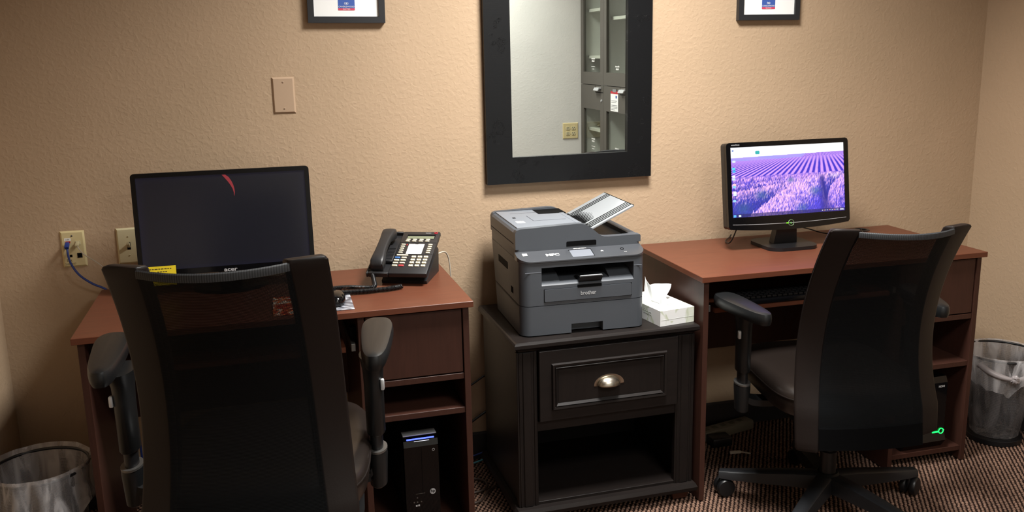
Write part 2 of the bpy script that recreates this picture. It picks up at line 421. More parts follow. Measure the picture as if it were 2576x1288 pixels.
def grommet(parent, x, y):
    bm = bmesh.new()
    lathe(bm, [(.020, DH-.004), (.032, DH-.004), (.032, DH+.002), (.029, DH+.0035), (.022, DH+.0035), (.020, DH+.001)], 28, cap=False)
    g = obj('cable_grommet', bm, M['black'], parent, smooth=40); g.location = (x, y, 0)
    bm = bmesh.new(); lathe(bm, [(.0205, DH-.004), (.0205, DH+.0008)], 24)
    obj('grommet_cap', bm, M['dark'], g)
grommet(D2, .371, .470)
grommet(D1, .371, .470)

# ================================================================ CHAIRS
def lag(c, s):
    t = [0, 1/3, 2/3, 1]; o = 0
    for i in range(4):
        l = 1.0
        for j in range(4):
            if j != i: l *= (s-t[j])/(t[i]-t[j])
        o += c[i]*l
    return o
ZB, ZT = .437, .981
ZL = .333      # bottom of the backrest
def prof(z):
    s = (z-ZB)/(ZT-ZB)
    if s < 0: return (.216+.01*s, .150-.01*s, -.227+.06*s, .023)
    return (lag([.216, .204, .199, .195], s), lag([.150, .138, .131, .125], s), lag([-.227, -.193, -.235, -.347], s), lag([.023, .033, .033, .029], s))
def sag(z):
    s = max(0, (z-ZB)/(ZT-ZB)); return .030+.008+.046*s**1.3
def surf_grid(zs, nx, yoff=0, uvscale=1):
    """back surface between the two leather strips: rows at zs"""
    me = bpy.data.meshes.new('surf'); V = []; F = []; UV = []
    for z in zs:
        a, b, yo, wi = prof(z); yi = yo-wi; cen = yo-sag(z)
        b += .004
        for i in range(nx+1):
            u = -1+2*i/nx
            V.append((u*b, yi+(cen-yi)*(1-u*u)+yoff, z)); UV.append((u*b, z*1.1))
    n = nx+1
    for r in range(len(zs)-1):
        for i in range(nx): F.append((r*n+i, r*n+i+1, (r+1)*n+i+1, (r+1)*n+i))
    me.from_pydata(V, [], F); ul = me.uv_layers.new(name='UVMap')
    for l in me.loops: ul.data[l.index].uv = UV[l.vertex_index]
    return me
def strip(side, ZL):
    bm = bmesh.new(); rings = []; n = 32
    def ring(z, sh, zz=None):
        a, b, yo, wi = prof(z); yi = yo-wi
        # quad section: outer rear, inner rear, inner front, outer front -> rounded by subdividing corners
        ox, ix = a-sh, b+sh*.4
        dx, dy = ix-ox, (yi-yo); L = math.hypot(dx, dy); ux, uy = dx/L, dy/L; nx_, ny_ = -uy, ux    # normal
        if ny_ > 0: nx_, ny_ = -nx_, -ny_       # points rearward (-y)
        th = .034-2*sh; r = .007
        pts = []
        cs = [(ox, yo), (ix, yi), (ix-nx_*th, yi-ny_*th), (ox-nx_*th, yo-ny_*th)]
        for k in range(4):
            p = Vector(cs[k]); q0 = Vector(cs[k-1]); q1 = Vector(cs[(k+1) % 4])
            d0 = (q0-p).normalized()*r; d1 = (q1-p).normalized()*r
            for tt in (0, .35, .65, 1):
                pts.append(p+d0*(1-tt)**2+d1*tt**2)
        # bulge
        return [(side*p.x, p.y, zz if zz is not None else z) for p in pts]
    rings.append(ring(ZL, .009, ZL-.008)); rings.append(ring(ZL, .003, ZL-.005))
    for i in range(n+1): rings.append(ring(ZL+(ZT-ZL)*i/n, 0))
    rings.append(ring(ZT, .003, ZT+.005)); rings.append(ring(ZT, .009, ZT+.007))
    loft(bm, rings); return bm
def arm_pad(L, w0, w1, th):
    """pad along +y from rear (narrow) to front (wide), top at z=0"""
    bm = bmesh.new(); n = 40; out = []
    for i in range(n):
        a = 2*PI*i/n; ca, sa = math.cos(a), math.sin(a)
        y = math.copysign(abs(sa)**.62, sa)*L/2
        wv = w0+(w1-w0)*(y/L+.5)
        out.append((math.copysign(abs(ca)**.62, ca)*wv/2, y))
    rings = []
    for s, z in ((.72, -th), (.90, -th*.97), (.98, -th*.75), (1, -th*.5), (.985, -th*.25), (.93, -th*.08), (.82, -.001), (.5, .001)):
        rings.append([(x-(1-s)*w1*.5*math.copysign(min(1, abs(x)/(w1*.35)), x), y-(1-s)*w1*.5*math.copysign(min(1, abs(y)/(L*.35)), y), z) for x, y in out])
    loft(bm, rings); return bm
def chair(label, loc, rz, dz, padc, leg_angles, pad_tilt, arm_x, tag_paddle, pad_dx, pad_len, zl):
    t = thing('office_chair', label, 'chair', loc, rz, 'mesh-back office chairs')
    up = bpy.data.objects  # noqa
    def P(name, bm, m, parent=t, smooth=40, label=None, raise_=True):
        o = obj(name, bm, m, parent, label, smooth)
        if raise_ and parent is t: o.location.z = dz
        return o
    for s in (-1, 1):
        st = P('back_side_strip', strip(s, zl[0 if s < 0 else 1]), M['leather'], label='dark brown leather side strip')
        bm = bmesh.new(); pts = []
        for i in range(33):
            z0_ = zl[0 if s < 0 else 1]; z = z0_+(ZT-z0_)*i/32; a, b, yo, wi = prof(z); pts.append((s*(a-.0032), yo+.0055, z))
        tube(bm, pts, .0016, 6); obj('piping', bm, M['leather'], st, smooth=60)
    ZS = .388
    P('back_mesh', surf_grid(np.linspace(ZS, ZT-.004, 32), 20), M['mesh'], label='black see-through mesh')
    P('mesh_lining', surf_grid(np.linspace(ZS, ZT-.004, 32), 20, .017), M['meshin'], label='black mesh lining')
    # top hem
    bm = bmesh.new(); a, b, yo, wi = prof(ZT-.002); yi = yo-wi; cen = yo-sag(ZT); rings = []
    for i in range(25):
        u = -1+2*i/24; y = yi+(cen-yi)*(1-u*u); x = u*(b+.004)
        rings.append([(x, y-.0012, ZT-.012), (x, y-.002, ZT-.004), (x, y-.0005, ZT+.001), (x, y+.004, ZT+.003), (x, y+.009, ZT+.001), (x, y+.0105, ZT-.005), (x, y+.010, ZT-.012)])
    loft(bm, rings); P('mesh_hem', bm, M['hem'], label='ribbed mesh hem')
    # lower black panel
    bm = bmesh.new(); rings = []
    for z in np.linspace(ZL-.004, ZS+.004, 8):
        a, b, yo, wi = prof(z); b += .002; yi = yo-wi; cen = yo-sag(z); r1 = []; r2 = []
        for i in range(17):
            u = -1+2*i/16; y = yi+(cen-yi)*(1-u*u)-.003; r1.append((u*b, y, z)); r2.append((u*b, y+.022, z))
        rings.append(r1+r2[::-1])
    loft(bm, rings); P('lower_back_panel', bm, M['fabric'], label='black fabric lower panel')
    # seat
    n = 48; ol = []
    for i in range(n):
        a = 2*PI*i/n; ca, sa = math.cos(a), math.sin(a)
        ol.append((math.copysign(abs(ca)**.5, ca)*.232, .045+math.copysign(abs(sa)**.5, sa)*.265))
    def R(s, z, crown=0): return [(x*s, .045+(y-.045)*s, z) for x, y in ol]
    bm = bmesh.new(); loft(bm, [R(.86, .392), R(.95, .395), R(.985, .41), R(1, .432), R(1.0, .448), R(.985, .460), R(.95, .470), R(.86, .478), R(.6, .482), R(.2, .481)])
    seat = P('seat', bm, M['leatherseat'], label='dark brown leather seat cushion')
    bm = bmesh.new(); tube(bm, [(x*1.002, .045+(y-.045)*1.002, .449) for x, y in ol]+[(ol[0][0]*1.002, ol[0][1], .449)], .0022, 6)
    obj('piping', bm, M['leather'], seat, smooth=60)
    P('seat_pan', box(-.19, .19, -.16, .25, .372, .394, .008, 2), M['matteblack'])
    P('tilt_mechanism', box(-.075, .075, -.12, .12, .315, .374, .012, 2), M['matteblack'])
    bm = bmesh.new(); pts = smooth_path([(0, -.10, .345), (0, -.17, .345), (0, -.215, .350), (0, -.235, .365)], 6)
    rings = [[(-.028, p.y-.008, p.z-.008), (.028, p.y-.008, p.z-.008), (.028, p.y+.008, p.z+.008), (-.028, p.y+.008, p.z+.008)] for p in pts]
    loft(bm, rings); P('back_bracket', bm, M['matteblack'])
    # arms
    for s in (-1, 1):
        xa = arm_x[0 if s < 0 else 1]; ya = .02+padc*.4
        bm = bmesh.new(); pts = smooth_path([(s*.12, ya, .375), (s*.22, ya, .375), (xa-s*.017, ya, .385), (xa, ya, .41)], 5)
        loft(bm, [[(p.x, p.y-.028, p.z-.010), (p.x, p.y+.028, p.z-.010), (p.x, p.y+.028, p.z+.010), (p.x, p.y-.028, p.z+.010)] for p in pts])
        P('arm_bracket', bm, M['chairplastic'])
        def ell(z, rx, ry): return [(xa+math.cos(2*PI*i/20)*rx, ya+math.sin(2*PI*i/20)*ry, z) for i in range(20)]
        bm = bmesh.new(); loft(bm, [ell(.345, .014, .024), ell(.350, .020, .031), ell(.425, .024, .037), ell(.437, .023, .036)])
        sock = P('arm_socket', bm, M['chairplastic'])
        bm = bmesh.new(); loft(bm, [ell(.436, .024, .0375), ell(.441, .024, .0375)]); obj('silver_ring', bm, M['steel'], sock, smooth=40)
        bm = bmesh.new(); loft(bm, [ell(.43, .015, .026), ell(.49, .015, .026)]); P('arm_inner_post', bm, M['black'])
        bm = bmesh.new(); loft(bm, [ell(.478, .0205, .033), ell(.481, .022, .035), ell(.60, .0225, .036), ell(.632, .024, .038), ell(.655, .028, .05), ell(.668, .030, .058)])
        sl = P('arm_sleeve', bm, M['chairplastic'])
        bm = bmesh.new(); bx(bm, xa+s*.021-.005, xa+s*.021+.004, ya-.030, ya-.017, .588, .614, .003, 2); obj('height_button', bm, M['silver'], sl, 'silver height button', 40)
        pad = P('arm_pad', arm_pad(pad_len, .056, .088, .038), M['chairplastic'], label='charcoal arm pad')
        pad.location = (xa+s*.010+pad_dx[0 if s < 0 else 1], padc, .705+dz); pad.rotation_euler = (0, 0, pad_tilt[0 if s < 0 else 1])
    # base
    bm = bmesh.new(); lathe(bm, [(.030, .06), (.036, .064), (.036, .125), (.031, .13)], 24); hub = P('base_hub', bm, M['matteblack'], raise_=False)
    bm = bmesh.new(); lathe(bm, [(.025, .12), (.025, .20), (.0155, .202), (.0155, .33+dz)], 24); P('gas_cylinder', bm, M['black'], raise_=False)
    for a in leg_angles:
        a = math.radians(a)-rz; Mr = Matrix.Rotation(a, 4, 'Z'); rings = []
        for d, zt, h, hw in ((.025, .124, .05, .030), (.10, .118, .045, .029), (.20, .104, .036, .026), (.30, .090, .026, .022), (.338, .086, .022, .018)):
            rings.append([(d, -hw, zt-h), (d, hw, zt-h), (d, hw*.82, zt-.004), (d, hw*.6, zt), (d, -hw*.6, zt), (d, -hw*.82, zt-.004)])
        bm = bmesh.new(); v_ = loft(bm, rings); bmesh.ops.transform(bm, matrix=Mr, verts=v_); leg = P('base_leg', bm, M['base'], raise_=False)
        # caster
        cxy = Mr @ Vector((.324, 0, 0)); ca = a+PI/2+.5; Mc = Matrix.Translation(cxy) @ Matrix.Rotation(ca, 4, 'Z')
        bm = bmesh.new(); cyl(bm, (0, 0, .045), (0, 0, .075), .006, 12)
        bx(bm, -.006, .006, -.016, .02, .022, .058, .004, 2)
        bmesh.ops.transform(bm, matrix=Mc, verts=bm.verts); cst = obj('caster', bm, M['black'], leg, smooth=40)
        for s in (-1, 1):
            bm = bmesh.new()
            Mw = Mc @ Matrix.Translation((s*.016, .004, .0302)) @ Matrix.Rotation(PI/2, 4, 'Y')
            lathe(bm, [(.016, -.0095), (.027, -.0088), (.0302, -.005), (.0302, .005), (.027, .0088), (.016, .0095)], 26, Mw)
            obj('caster_wheel', bm, M['black'], leg, smooth=40)
    if tag_paddle:
        bm = bmesh.new(); prism(bm, rrect(.10, .216, -.055, .055, (.0, .03, .03, 0)), 'z', .372, .380)
        bmesh.ops.transform(bm, matrix=Matrix.Translation((.158, 0, .376)) @ Matrix.Rotation(math.radians(58), 4, 'X') @ Matrix.Translation((-.158, 0, -.376)), verts=bm.verts)
        pd = P('control_paddle', bm, M['black'], label='black control paddle with white lettering')
        pd.location = (0, -.055, dz-.006)
        for k, (wl, hh) in enumerate(((.018, .010), (.026, .006), (.030, .006), (.030, .006), (.026, .006), (.030, .006))):
            bm = bmesh.new(); yy = .040-k*.0155
            bx(bm, .210-wl-.008, .202, yy-hh/2, yy+hh/2, .3802, .3806)
            bmesh.ops.transform(bm, matrix=Matrix.Translation((.158, 0, .376)) @ Matrix.Rotation(math.radians(58), 4, 'X') @ Matrix.Translation((-.158, 0, -.376)), verts=bm.verts)
            obj('paddle_print', bm, M['white'], pd)
    return t
chair('mesh-back office chair with brown leather strips in front of the blank dark monitor', (-.075, -1.059, 0), -.126, .121, .075, (100, 172, 244, 316, 28), (.17, -.02), (-.303, .246), True, (-.024, 0), .305, (ZL, ZL))
chair('mesh-back office chair with brown leather strips pulled up to the lavender-wallpaper monitor', (1.623, -.693, 0), -.164, 0, -.012, (146, 218, 290, 2, 74), (.20, -.1), (-.285, .262), False, (-.005, 0), .28, (ZL-.004, ZL+.030))

# ================================================================ MONITORS
def screen_mesh(w, h, nx, ny, f):
    me = bpy.data.meshes.new('screen'); X, Z = np.meshgrid(np.linspace(-w/2, w/2, nx), np.linspace(0, h, ny))
    V = np.stack([X.ravel(), np.zeros(nx*ny), Z.ravel()], 1)
    i = np.arange(nx*ny).reshape(ny, nx); F = np.stack([i[:-1, :-1], i[:-1, 1:], i[1:, 1:], i[1:, :-1]], 2).reshape(-1, 4)
    me.from_pydata(V.tolist(), [], F.tolist())
    col = f((X.ravel()/w+.5), 1-Z.ravel()/h)
    ca = me.color_attributes.new('col', 'FLOAT_COLOR', 'POINT'); ca.data.foreach_set('color', np.concatenate([col, np.ones((len(col), 1))], 1).astype(np.float32).ravel())
    return me
def vnoise(x, y, seed):
    r = np.random.RandomState(seed).rand(64, 64); xi = np.floor(x).astype(int); yi = np.floor(y).astype(int); fx = x-xi; fy = y-yi
    fx = fx*fx*(3-2*fx); fy = fy*fy*(3-2*fy); g = lambda a, b: r[b % 64, a % 64]
    return (g(xi, yi)*(1-fx)+g(xi+1, yi)*fx)*(1-fy)+(g(xi, yi+1)*(1-fx)+g(xi+1, yi+1)*fx)*fy
def s2l(c): c = np.clip(c, 0, 255)/255; return np.where(c > .04, ((c+.055)/1.055)**2.4, c/12.92)
def lavender(u, v):
    """wallpaper shown on the screen: white sky, rows of lavender running away, bushes in front"""
    mix = lambda a, b, t: np.asarray(a, float)*(1-t[:, None])+np.asarray(b, float)*t[:, None]
    sm = lambda a, b, x: np.clip((x-a)/(b-a), 0, 1)**2*(3-2*np.clip((x-a)/(b-a), 0, 1))
    hor = .150-.030*u
    out = mix((228, 234, 255), (255, 255, 255), np.clip(.5+.9*u-.3*v, 0, 1))
    ang = (u-.79)/(v+.10)
    # haze and far rows
    haze = mix((150, 150, 238), (186, 150, 240), np.clip(vnoise(u*9, v*34, 1), 0, 1))
    far = mix((118, 92, 214), (204, 150, 236), np.clip(.5+.75*np.sin(ang*118), 0, 1))
    band = np.where((u > .60+.9*(.2-v))[:, None], far, haze)
    # main rows: dark furrow between rounded lilac ridges
    ph = ang*60+.35*vnoise(u*34, v*40, 2); r = .5+.5*np.sin(ph)
    rows = mix((58, 44, 190), (206, 150, 240), sm(.12, .72, r)); rows = mix(rows, (236, 190, 250), .35*sm(.8, 1, r)*vnoise(u*70, v*60, 9))
    rows = mix(rows, (188, 140, 238), .75*(1-sm(.0, .11, v-hor-.045)))
    # streaky texture of the flower stems
    st = .6*vnoise(u*170+v*24, v*30-u*10, 3)+.4*vnoise(u*300+v*40, v*52, 4)
    st2 = vnoise(u*230+v*60, v*40-u*14, 12)
    jag = .045*(vnoise(u*120, v*0+3, 7)-.5)+.03*(vnoise(u*44, v*0+9, 8)-.5)
    def bush(edge, depth, dark, light):
        t = (v-edge-jag)/depth
        c = mix(light, dark, np.clip(.12+t*.75+1.9*(.5-st), 0, 1)); c = c*(.82+.36*st2)[:, None]
        return c, v > edge+jag
    fg = mix((88, 70, 200), (218, 160, 240), st)
    for edge, depth, dark, light in ((.445-.02*u, .07, (70, 56, 186), (226, 168, 240)), (.535-.10*u, .06, (64, 54, 180), (222, 170, 242)), (.635-.24*u, .16, (50, 50, 170), (232, 176, 238))):
        c, m = bush(edge, depth, dark, light); fg[m] = c[m]
    e = np.interp(u, [0, .12, .2, .3, .42, .55, .66, .74, .79, .82, .9, 1.0], [1.2, 1.03, .92, .80, .66, .55, .48, .445, .46, .80, 1.2, 1.2])
    dr = np.interp(u, [0, .45, .6, .8], [.85, .75, .5, .2])
    c, m = bush(e, dr, (78, 66, 206), (244, 190, 244)); fg[m] = c[m]
    e = np.interp(u, [.80, .84, .88, .93, 1.0], [.98, .80, .62, .52, .46]); c, m = bush(e, .5, (72, 60, 196), (226, 172, 244)); m &= u > .80; fg[m] = c[m]
    furrow = np.exp(-((u-(.795+.07*(v-.45)))/(.018+.05*(v-.4)))**2)*sm(.42, .5, v); fg = mix(fg, (40, 34, 132), .8*furrow)
    for gx, gy, gr in ((.26, .70, .05), (.52, .505, .028), (.74, .68, .05), (.62, .92, .05), (.10, .88, .07)):
        fg = mix(fg, (52, 104, 138), .55*np.exp(-((u-gx)/gr)**2-((v-gy)/(gr*1.2))**2)*(.4+st))
    fg = mix(fg, (250, 240, 252), .8*np.exp(-((u-.91)/.05)**2-((v-.475)/.03)**2)*st)
    mb = .425-.01*u+.012*(vnoise(u*60, v*0, 8)-.5)
    out = np.where((v < hor)[:, None], out, np.where((v < hor+.048)[:, None], band, np.where((v < mb)[:, None], rows, fg)))
    tb = v > .952; out[tb] = out[tb]*.40+np.array((30, 26, 80))*.60
    def spot(cx, cy, rx, ry, c):
        m = (np.abs(u-cx) < rx) & (np.abs(v-cy) < ry) & (((u-cx)/rx)**2+((v-cy)/ry)**2 < 1.5); out[m] = c
    spot(.235, .085, .019, .024, (40, 170, 170)); spot(.022, .045, .007, .010, (70, 110, 190))
    for y, c in ((.20, (210, 225, 255)), (.30, (90, 210, 255)), (.34, (60, 170, 240)), (.41, (240, 250, 250)), (.45, (190, 225, 245)), (.53, (250, 200, 200)), (.56, (130, 200, 250)), (.64, (255, 255, 255)), (.67, (220, 230, 255)), (.76, (150, 210, 250))): spot(.026+.003*math.sin(y*40), y, .013, .016, c)
    spot(.022, .977, .012, .018, (90, 180, 240)); spot(.065, .977, .010, .015, (220, 240, 230))
    for k in range(10): spot(.795+.0155*k, .976, .0035, .006, ((235, 235, 245), (245, 180, 110), (190, 220, 250))[k % 3])
    spot(.972, .970, .016, .004, (235, 235, 245)); spot(.972, .982, .018, .004, (225, 225, 240))
    return s2l(out)
def darkscreen(u, v):
    base = np.array((24, 25, 38)); out = np.tile(base, (len(u), 1)).astype(float)
    d = np.minimum(np.minimum(u, 1-u), np.minimum(v, 1-v)); out += np.clip(1-d/.05, 0, 1)[:, None]*np.array((4, 4, 16))[None]
    return s2l(out)*.55
def monitor(name, label, loc, rz, tilt, W, H, zb, bez, chin, scr, glossy, base_r, neck):
    """loc on desk top; panel bottom at zb above it; bez = top/side bezel, chin = bottom bezel"""
    t = thing(name, label, 'monitor', loc, rz)
    g = M['blackgloss'] if glossy else M['black']
    Mt = Matrix.Translation((0, 0, zb)) @ Matrix.Rotation(-tilt, 4, 'X')
    def place(o): o.matrix_local = Mt; return o
    dp = .010
    bm = bmesh.new(); prism(bm, rrect(-W/2, W/2, 0, H, .012), 'y', .004, .030)
    prism(bm, rrect(-W/2+.05, W/2-.05, .03, H-.04, .02), 'y', .030, .050)
    place(obj('rear_housing', bm, M['black'], t, smooth=40))
    bm = bmesh.new()
    outer = rrect(-W/2, W/2, 0, H, .011, 6)
    if chin[1]:   # curved chin
        outer = []
        for i in range(25):
            u = -1+2*i/24; outer.append((u*(W/2-.006), -chin[1]*(1-u*u)))
        outer += [(W/2, .008)]+[(W/2-.0, H-.011)]+[(W/2-.003, H-.003), (W/2-.011, H), (-W/2+.011, H), (-W/2+.003, H-.003), (-W/2, H-.011), (-W/2, .008)]
    x0, x1, z0, z1 = -W/2+bez, W/2-bez, chin[0], H-bez
    # bezel as four pieces around the screen, following the outline
    A = [bm.verts.new((x, -dp, z)) for x, z in outer]; Bk = [bm.verts.new((x, .006, z)) for x, z in outer]
    inn = [bm.verts.new((x, -dp, z)) for x, z in ((x0, z0), (x1, z0), (x1, z1), (x0, z1))]
    innb = [bm.verts.new((x, -dp+.004, z)) for x, z in ((x0, z0), (x1, z0), (x1, z1), (x0, z1))]
    n = len(outer)
    for i in range(n): bm.faces.new((A[i], Bk[i], Bk[(i+1) % n], A[(i+1) % n]))
    es = [bm.edges.get((A[i], A[(i+1) % n])) or bm.edges.new((A[i], A[(i+1) % n])) for i in range(n)]
    es += [bm.edges.new((inn[i], inn[(i+1) % 4])) for i in range(4)]
    bmesh.ops.triangle_fill(bm, use_beauty=True, use_dissolve=False, edges=es)
    for f in [f for f in bm.faces if len(f.verts) == 3 and all(v in inn for v in f.verts)]: bm.faces.remove(f)
    for i in range(4): bm.faces.new((inn[i], inn[(i+1) % 4], innb[(i+1) % 4], innb[i]))
    bez_o = place(obj('bezel', bm, g, t))
    sm = screen_mesh(x1-x0, z1-z0, 430 if scr is lavender else 40, 260 if scr is lavender else 24, scr)
    smat = vcol_mat('screen_'+scr.__name__, .35 if scr is lavender else .18, 1.2 if scr is lavender else .55)
    s_ = obj('screen', sm, smat, t); s_.matrix_local = Mt @ Matrix.Translation((0, -dp+.0035, z0))
    return t, Mt, bez_o
DT = DH+.0005
# blank dark monitor
m1, Mt1, bz1 = monitor('computer_monitor', 'wide black monitor with a blank dark screen and a red streak', (-.169, -.200, DT), 0, .09, .515, .3085, .058, .0135, (.0175, 0), darkscreen, True, 0, 0)
bm = bmesh.new(); lathe(bm, [(.110, 0), (.112, .003), (.108, .009), (.05, .013), (.03, .014)], 40)
bmesh.ops.transform(bm, matrix=Matrix.Diagonal((1, .8, 1, 1)), verts=bm.verts); o = obj('stand_base', bm, M['blackgloss'], m1, smooth=40); o.location = (0, .035, 0)
obj('stand_neck', box(-.035, .035, .040, .062, .010, .15, .005, 2), M['black'], m1)
t_ = text('lettering', 'acer', .017, M['silver'], bz1, (.005, -.0114, .0055), sx=1.3, bold=.0003)
bm = bmesh.new()
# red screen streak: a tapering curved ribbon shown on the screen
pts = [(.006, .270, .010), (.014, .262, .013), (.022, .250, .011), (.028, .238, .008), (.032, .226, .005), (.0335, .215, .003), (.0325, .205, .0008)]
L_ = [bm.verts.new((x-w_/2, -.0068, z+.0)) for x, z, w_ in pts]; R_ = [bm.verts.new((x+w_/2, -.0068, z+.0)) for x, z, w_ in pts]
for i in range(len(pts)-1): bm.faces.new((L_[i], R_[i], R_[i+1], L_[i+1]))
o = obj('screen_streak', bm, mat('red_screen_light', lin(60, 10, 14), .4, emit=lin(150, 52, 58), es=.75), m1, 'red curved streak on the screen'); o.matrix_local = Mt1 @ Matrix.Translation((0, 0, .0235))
bm = bmesh.new(); bx(bm, -.022, .034, -.0108, .004, -.008, .002, .003, 2); o = obj('sensor_tab', bm, M['blackgloss'], m1, smooth=40); o.matrix_local = Mt1
# yellow note stuck to the bezel
yn = thing('sticky_label', 'yellow printed label stuck to the lower corner of the dark monitor', 'label', (-.169, -.200, DT))
o = obj('yellow_card', box(-.238, -.152, -.0118, -.0109, -.028, .030), M['yellow'], yn); o.matrix_local = Mt1
for k, (a, b) in enumerate(((-.228, -.165), (-.205, -.176), (-.226, -.170), (-.222, -.18))):
    bm = bmesh.new(); x = a
    while x < b:
        l = random.uniform(.004, .011); bx(bm, x, min(b, x+l), -.0120, -.0118, .0205-k*.0085, .0232-k*.0085); x += l+.0022
    o = obj('printed_line', bm, M['inktext'], yn); o.matrix_local = Mt1
# lavender monitor
m2, Mt2, bz2 = monitor('computer_monitor', 'black monitor showing a purple lavender field wallpaper', (1.724, -.243, DT), -.004, .14, .474, .298, .078, .0165, (.040, .012), lavender, True, 0, 0)
bm = bmesh.new(); prism(bm, rrect(-.096, .096, -.060, .125, .045, 8), 'z', 0, .012)
o = obj('stand_base', bm, M['black'], m2, smooth=40)
bm = bmesh.new(); loft(bm, [[(-.046, .02, .010), (.046, .02, .010), (.046, .052, .010), (-.046, .052, .010)], [(-.040, .014, .06), (.040, .014, .06), (.040, .044, .06), (-.040, .044, .06)], [(-.046, .016, .12), (.046, .016, .12), (.046, .046, .12), (-.046, .046, .12)]])
obj('stand_neck', bm, M['black'], m2)
bm = bmesh.new(); pts = [(-1+2*i/30, 0) for i in range(31)]
tube(bm, [(u*.222, -.0105, .010+.006*u*u) for u, _ in pts], .0008, 6); obj('silver_trim', bm, M['silver'], bz2)
bm = bmesh.new(); nn = 28; tube(bm, [(.002+.0105*math.cos(2*PI*i/nn), -.0112, .010+.0105*math.sin(2*PI*i/nn)) for i in range(nn+1)], .0011, 6)
obj('power_ring', bm, mat('green_silver_ring', lin(150, 180, 140), .3, .5), bz2, smooth=60)
obj('power_light', box(-.016, -.0095, -.0125, -.0105, .0085, .0115), mat('green_led', lin(40, 160, 20), .4, emit=lin(120, 255, 30), es=2.5), bz2)
text('lettering', 'e', .014, mat('green_logo', lin(70, 150, 50), .4, emit=lin(90, 200, 40), es=.4), bz2, (.002, -.0108, .0105))
text('lettering', 'emachines', .0075, M['silver'], bz2, (-.218, -.0104, .290), align='LEFT')

# ================================================================ PHONE
ph = thing('desk_phone', 'charcoal office phone with cream keys and handset at the desk corner', 'phone', (.325, -.3325, DT), -.393)
ptilt = .385
Mp = Matrix.Translation((0, 0, .026)) @ Matrix.Rotation(ptilt, 4, 'X')      # body plane: x across, y up the slope, z out; origin front bottom
def PH(name, bm, m, parent=ph, label=None, smooth=40):
    o = obj(name, bm, m, parent, label, smooth)
    if parent is ph: o.matrix_local = Mp
    return o
PW, PL = .192, .234
bm = bmesh.new()
bx(bm, -.026, PW/2, 0, PL, 0, .0165, .004, 2)                    # key deck
bx(bm, -PW/2, -PW/2+.006, 0, PL, 0, .0165, .002, 1)              # outer rim of the cradle
bx(bm, -PW/2+.006, -.026, 0, .010, 0, .0165, .002, 1)
bx(bm, -PW/2+.006, -.026, PL-.008, PL, 0, .0165, .002, 1)
bx(bm, -PW/2+.005, -.025, .005, PL-.005, 0, .005)                # cradle floor
bx(bm, -.055, -.026, .065, .155, .004, .0165, .002, 1)           # speaker block between the cups
body = PH('body', bm, M['phone'])
for k in range(8):
    yy = .078+k*.0078
    obj('speaker_slot', box(-.052, -.030, yy, yy+.0022, .0164, .0168), M['dark'], body)
bm = bmesh.new(); prism(bm, [(.035, -.002), (PL-.03, -.002), (PL-.04, -.055), (.02, -.012)], 'x', -.055, .088)
# stand drops to desk
st = bmesh.new(); prism(st, [(.030, .0), (.196, .0), (.205, .072), (.196, .080), (.025, .010)], 'x', -.055, .088); bm.free()
o = obj('tilt_stand', st, M['phone'], ph)
# handset
bm = bmesh.new(); rings = []
HL = .206
for i, (y, zc, w_, h_) in enumerate(((.012, .026, .030, .012), (.014, .028, .040, .030), (.030, .031, .046, .040), (.050, .036, .043, .032), (.075, .043, .036, .022), (.110, .045, .034, .020), (.145, .043, .036, .022), (.170, .037, .043, .032), (.192, .032, .046, .040), (.208, .029, .040, .030), (.211, .027, .030, .012))):
    rings.append([(-.062+math.copysign(abs(math.cos(a))**.5, math.cos(a))*w_/2, y, zc+math.copysign(abs(math.sin(a))**.5, math.sin(a))*h_/2) for a in [2*PI*k/20 for k in range(20)]])
loft(bm, rings); hs = PH('handset', bm, M['phone'], smooth=55)
def keyrow(name, x, y, w_, h_, m, z=.0165, hh=.0035):
    return PH(name, box(x-w_/2, x+w_/2, y-h_/2, y+h_/2, z-.001, z+hh, .0009, 1), m, body)
cx0 = .036
obj('display_recess', box(-.008, .084, .193, .214, .0162, .0168), M['dark'], body)
obj('display', box(-.006, .082, .190, .205, .0168, .0172), M['lcd'], body)
for r, y in enumerate((.183, .1745)):
    for c_ in range(4): keyrow('soft_key', .000+c_*.0215-.001*r, y, .013, .0050, M['key'])
for k in range(5):
    y = .155-k*.0112
    keyrow('line_key', -.010, y, .013, .0050, M['key']); keyrow('line_key', .078, y, .013, .0050, M['key'])
obj('line_light', box(.0005, .003, .153, .157, .0165, .0172), mat('red_led', lin(220, 30, 40), .4, emit=lin(255, 40, 50), es=.6), body)
obj('label_card', box(.008, .058, .104, .159, .0166, .0172), M['paper'], body, 'white paper label card')
obj('card_tab', box(.028, .038, .1575, .161, .0168, .0178), M['dark'], body)
PH('bar_key', box(-.019, .018, .093, .099, .0155, .0195, .0009, 1), M['key'], body)
for r in range(4):
    y = .082-r*.0142
    keyrow('feature_key', -.013, y, .0165, .0062, M['keyblue'] if r == 0 else M['key'])
    keyrow('feature_key', .008, y, .0165, .0062, M['keyred'] if r == 3 else M['key'])
    for c_ in range(3):
        k = keyrow('number_key', .038+c_*.0195, .0865-r*.0155, .0135, .0088, M['key'])
        d_ = ('1', '2', '3', '4', '5', '6', '7', '8', '9', '*', '0', '#')[r*3+c_]
        text('numeral', d_, .006, M['dark'], k, (.038+c_*.0195, .0865-r*.0155, .0202), (0, 0, 0), ext=.0001)
for y in (.102, .167): obj('deck_seam', box(-.024, PW/2-.002, y, y+.0008, .0162, .0168), M['dark'], body)
text('lettering', 'Lucent', .0065, M['silver'], body, (.058, .2235, .0168), (0, 0, 0), ext=.0002)
bm = bmesh.new(); tube(bm, [(.083+.0048*math.cos(a), .224+.0040*math.sin(a), .0172) for a in [2*PI*i/20 for i in range(21)]], .0011, 6); obj('red_ring_logo', bm, M['red'], body)
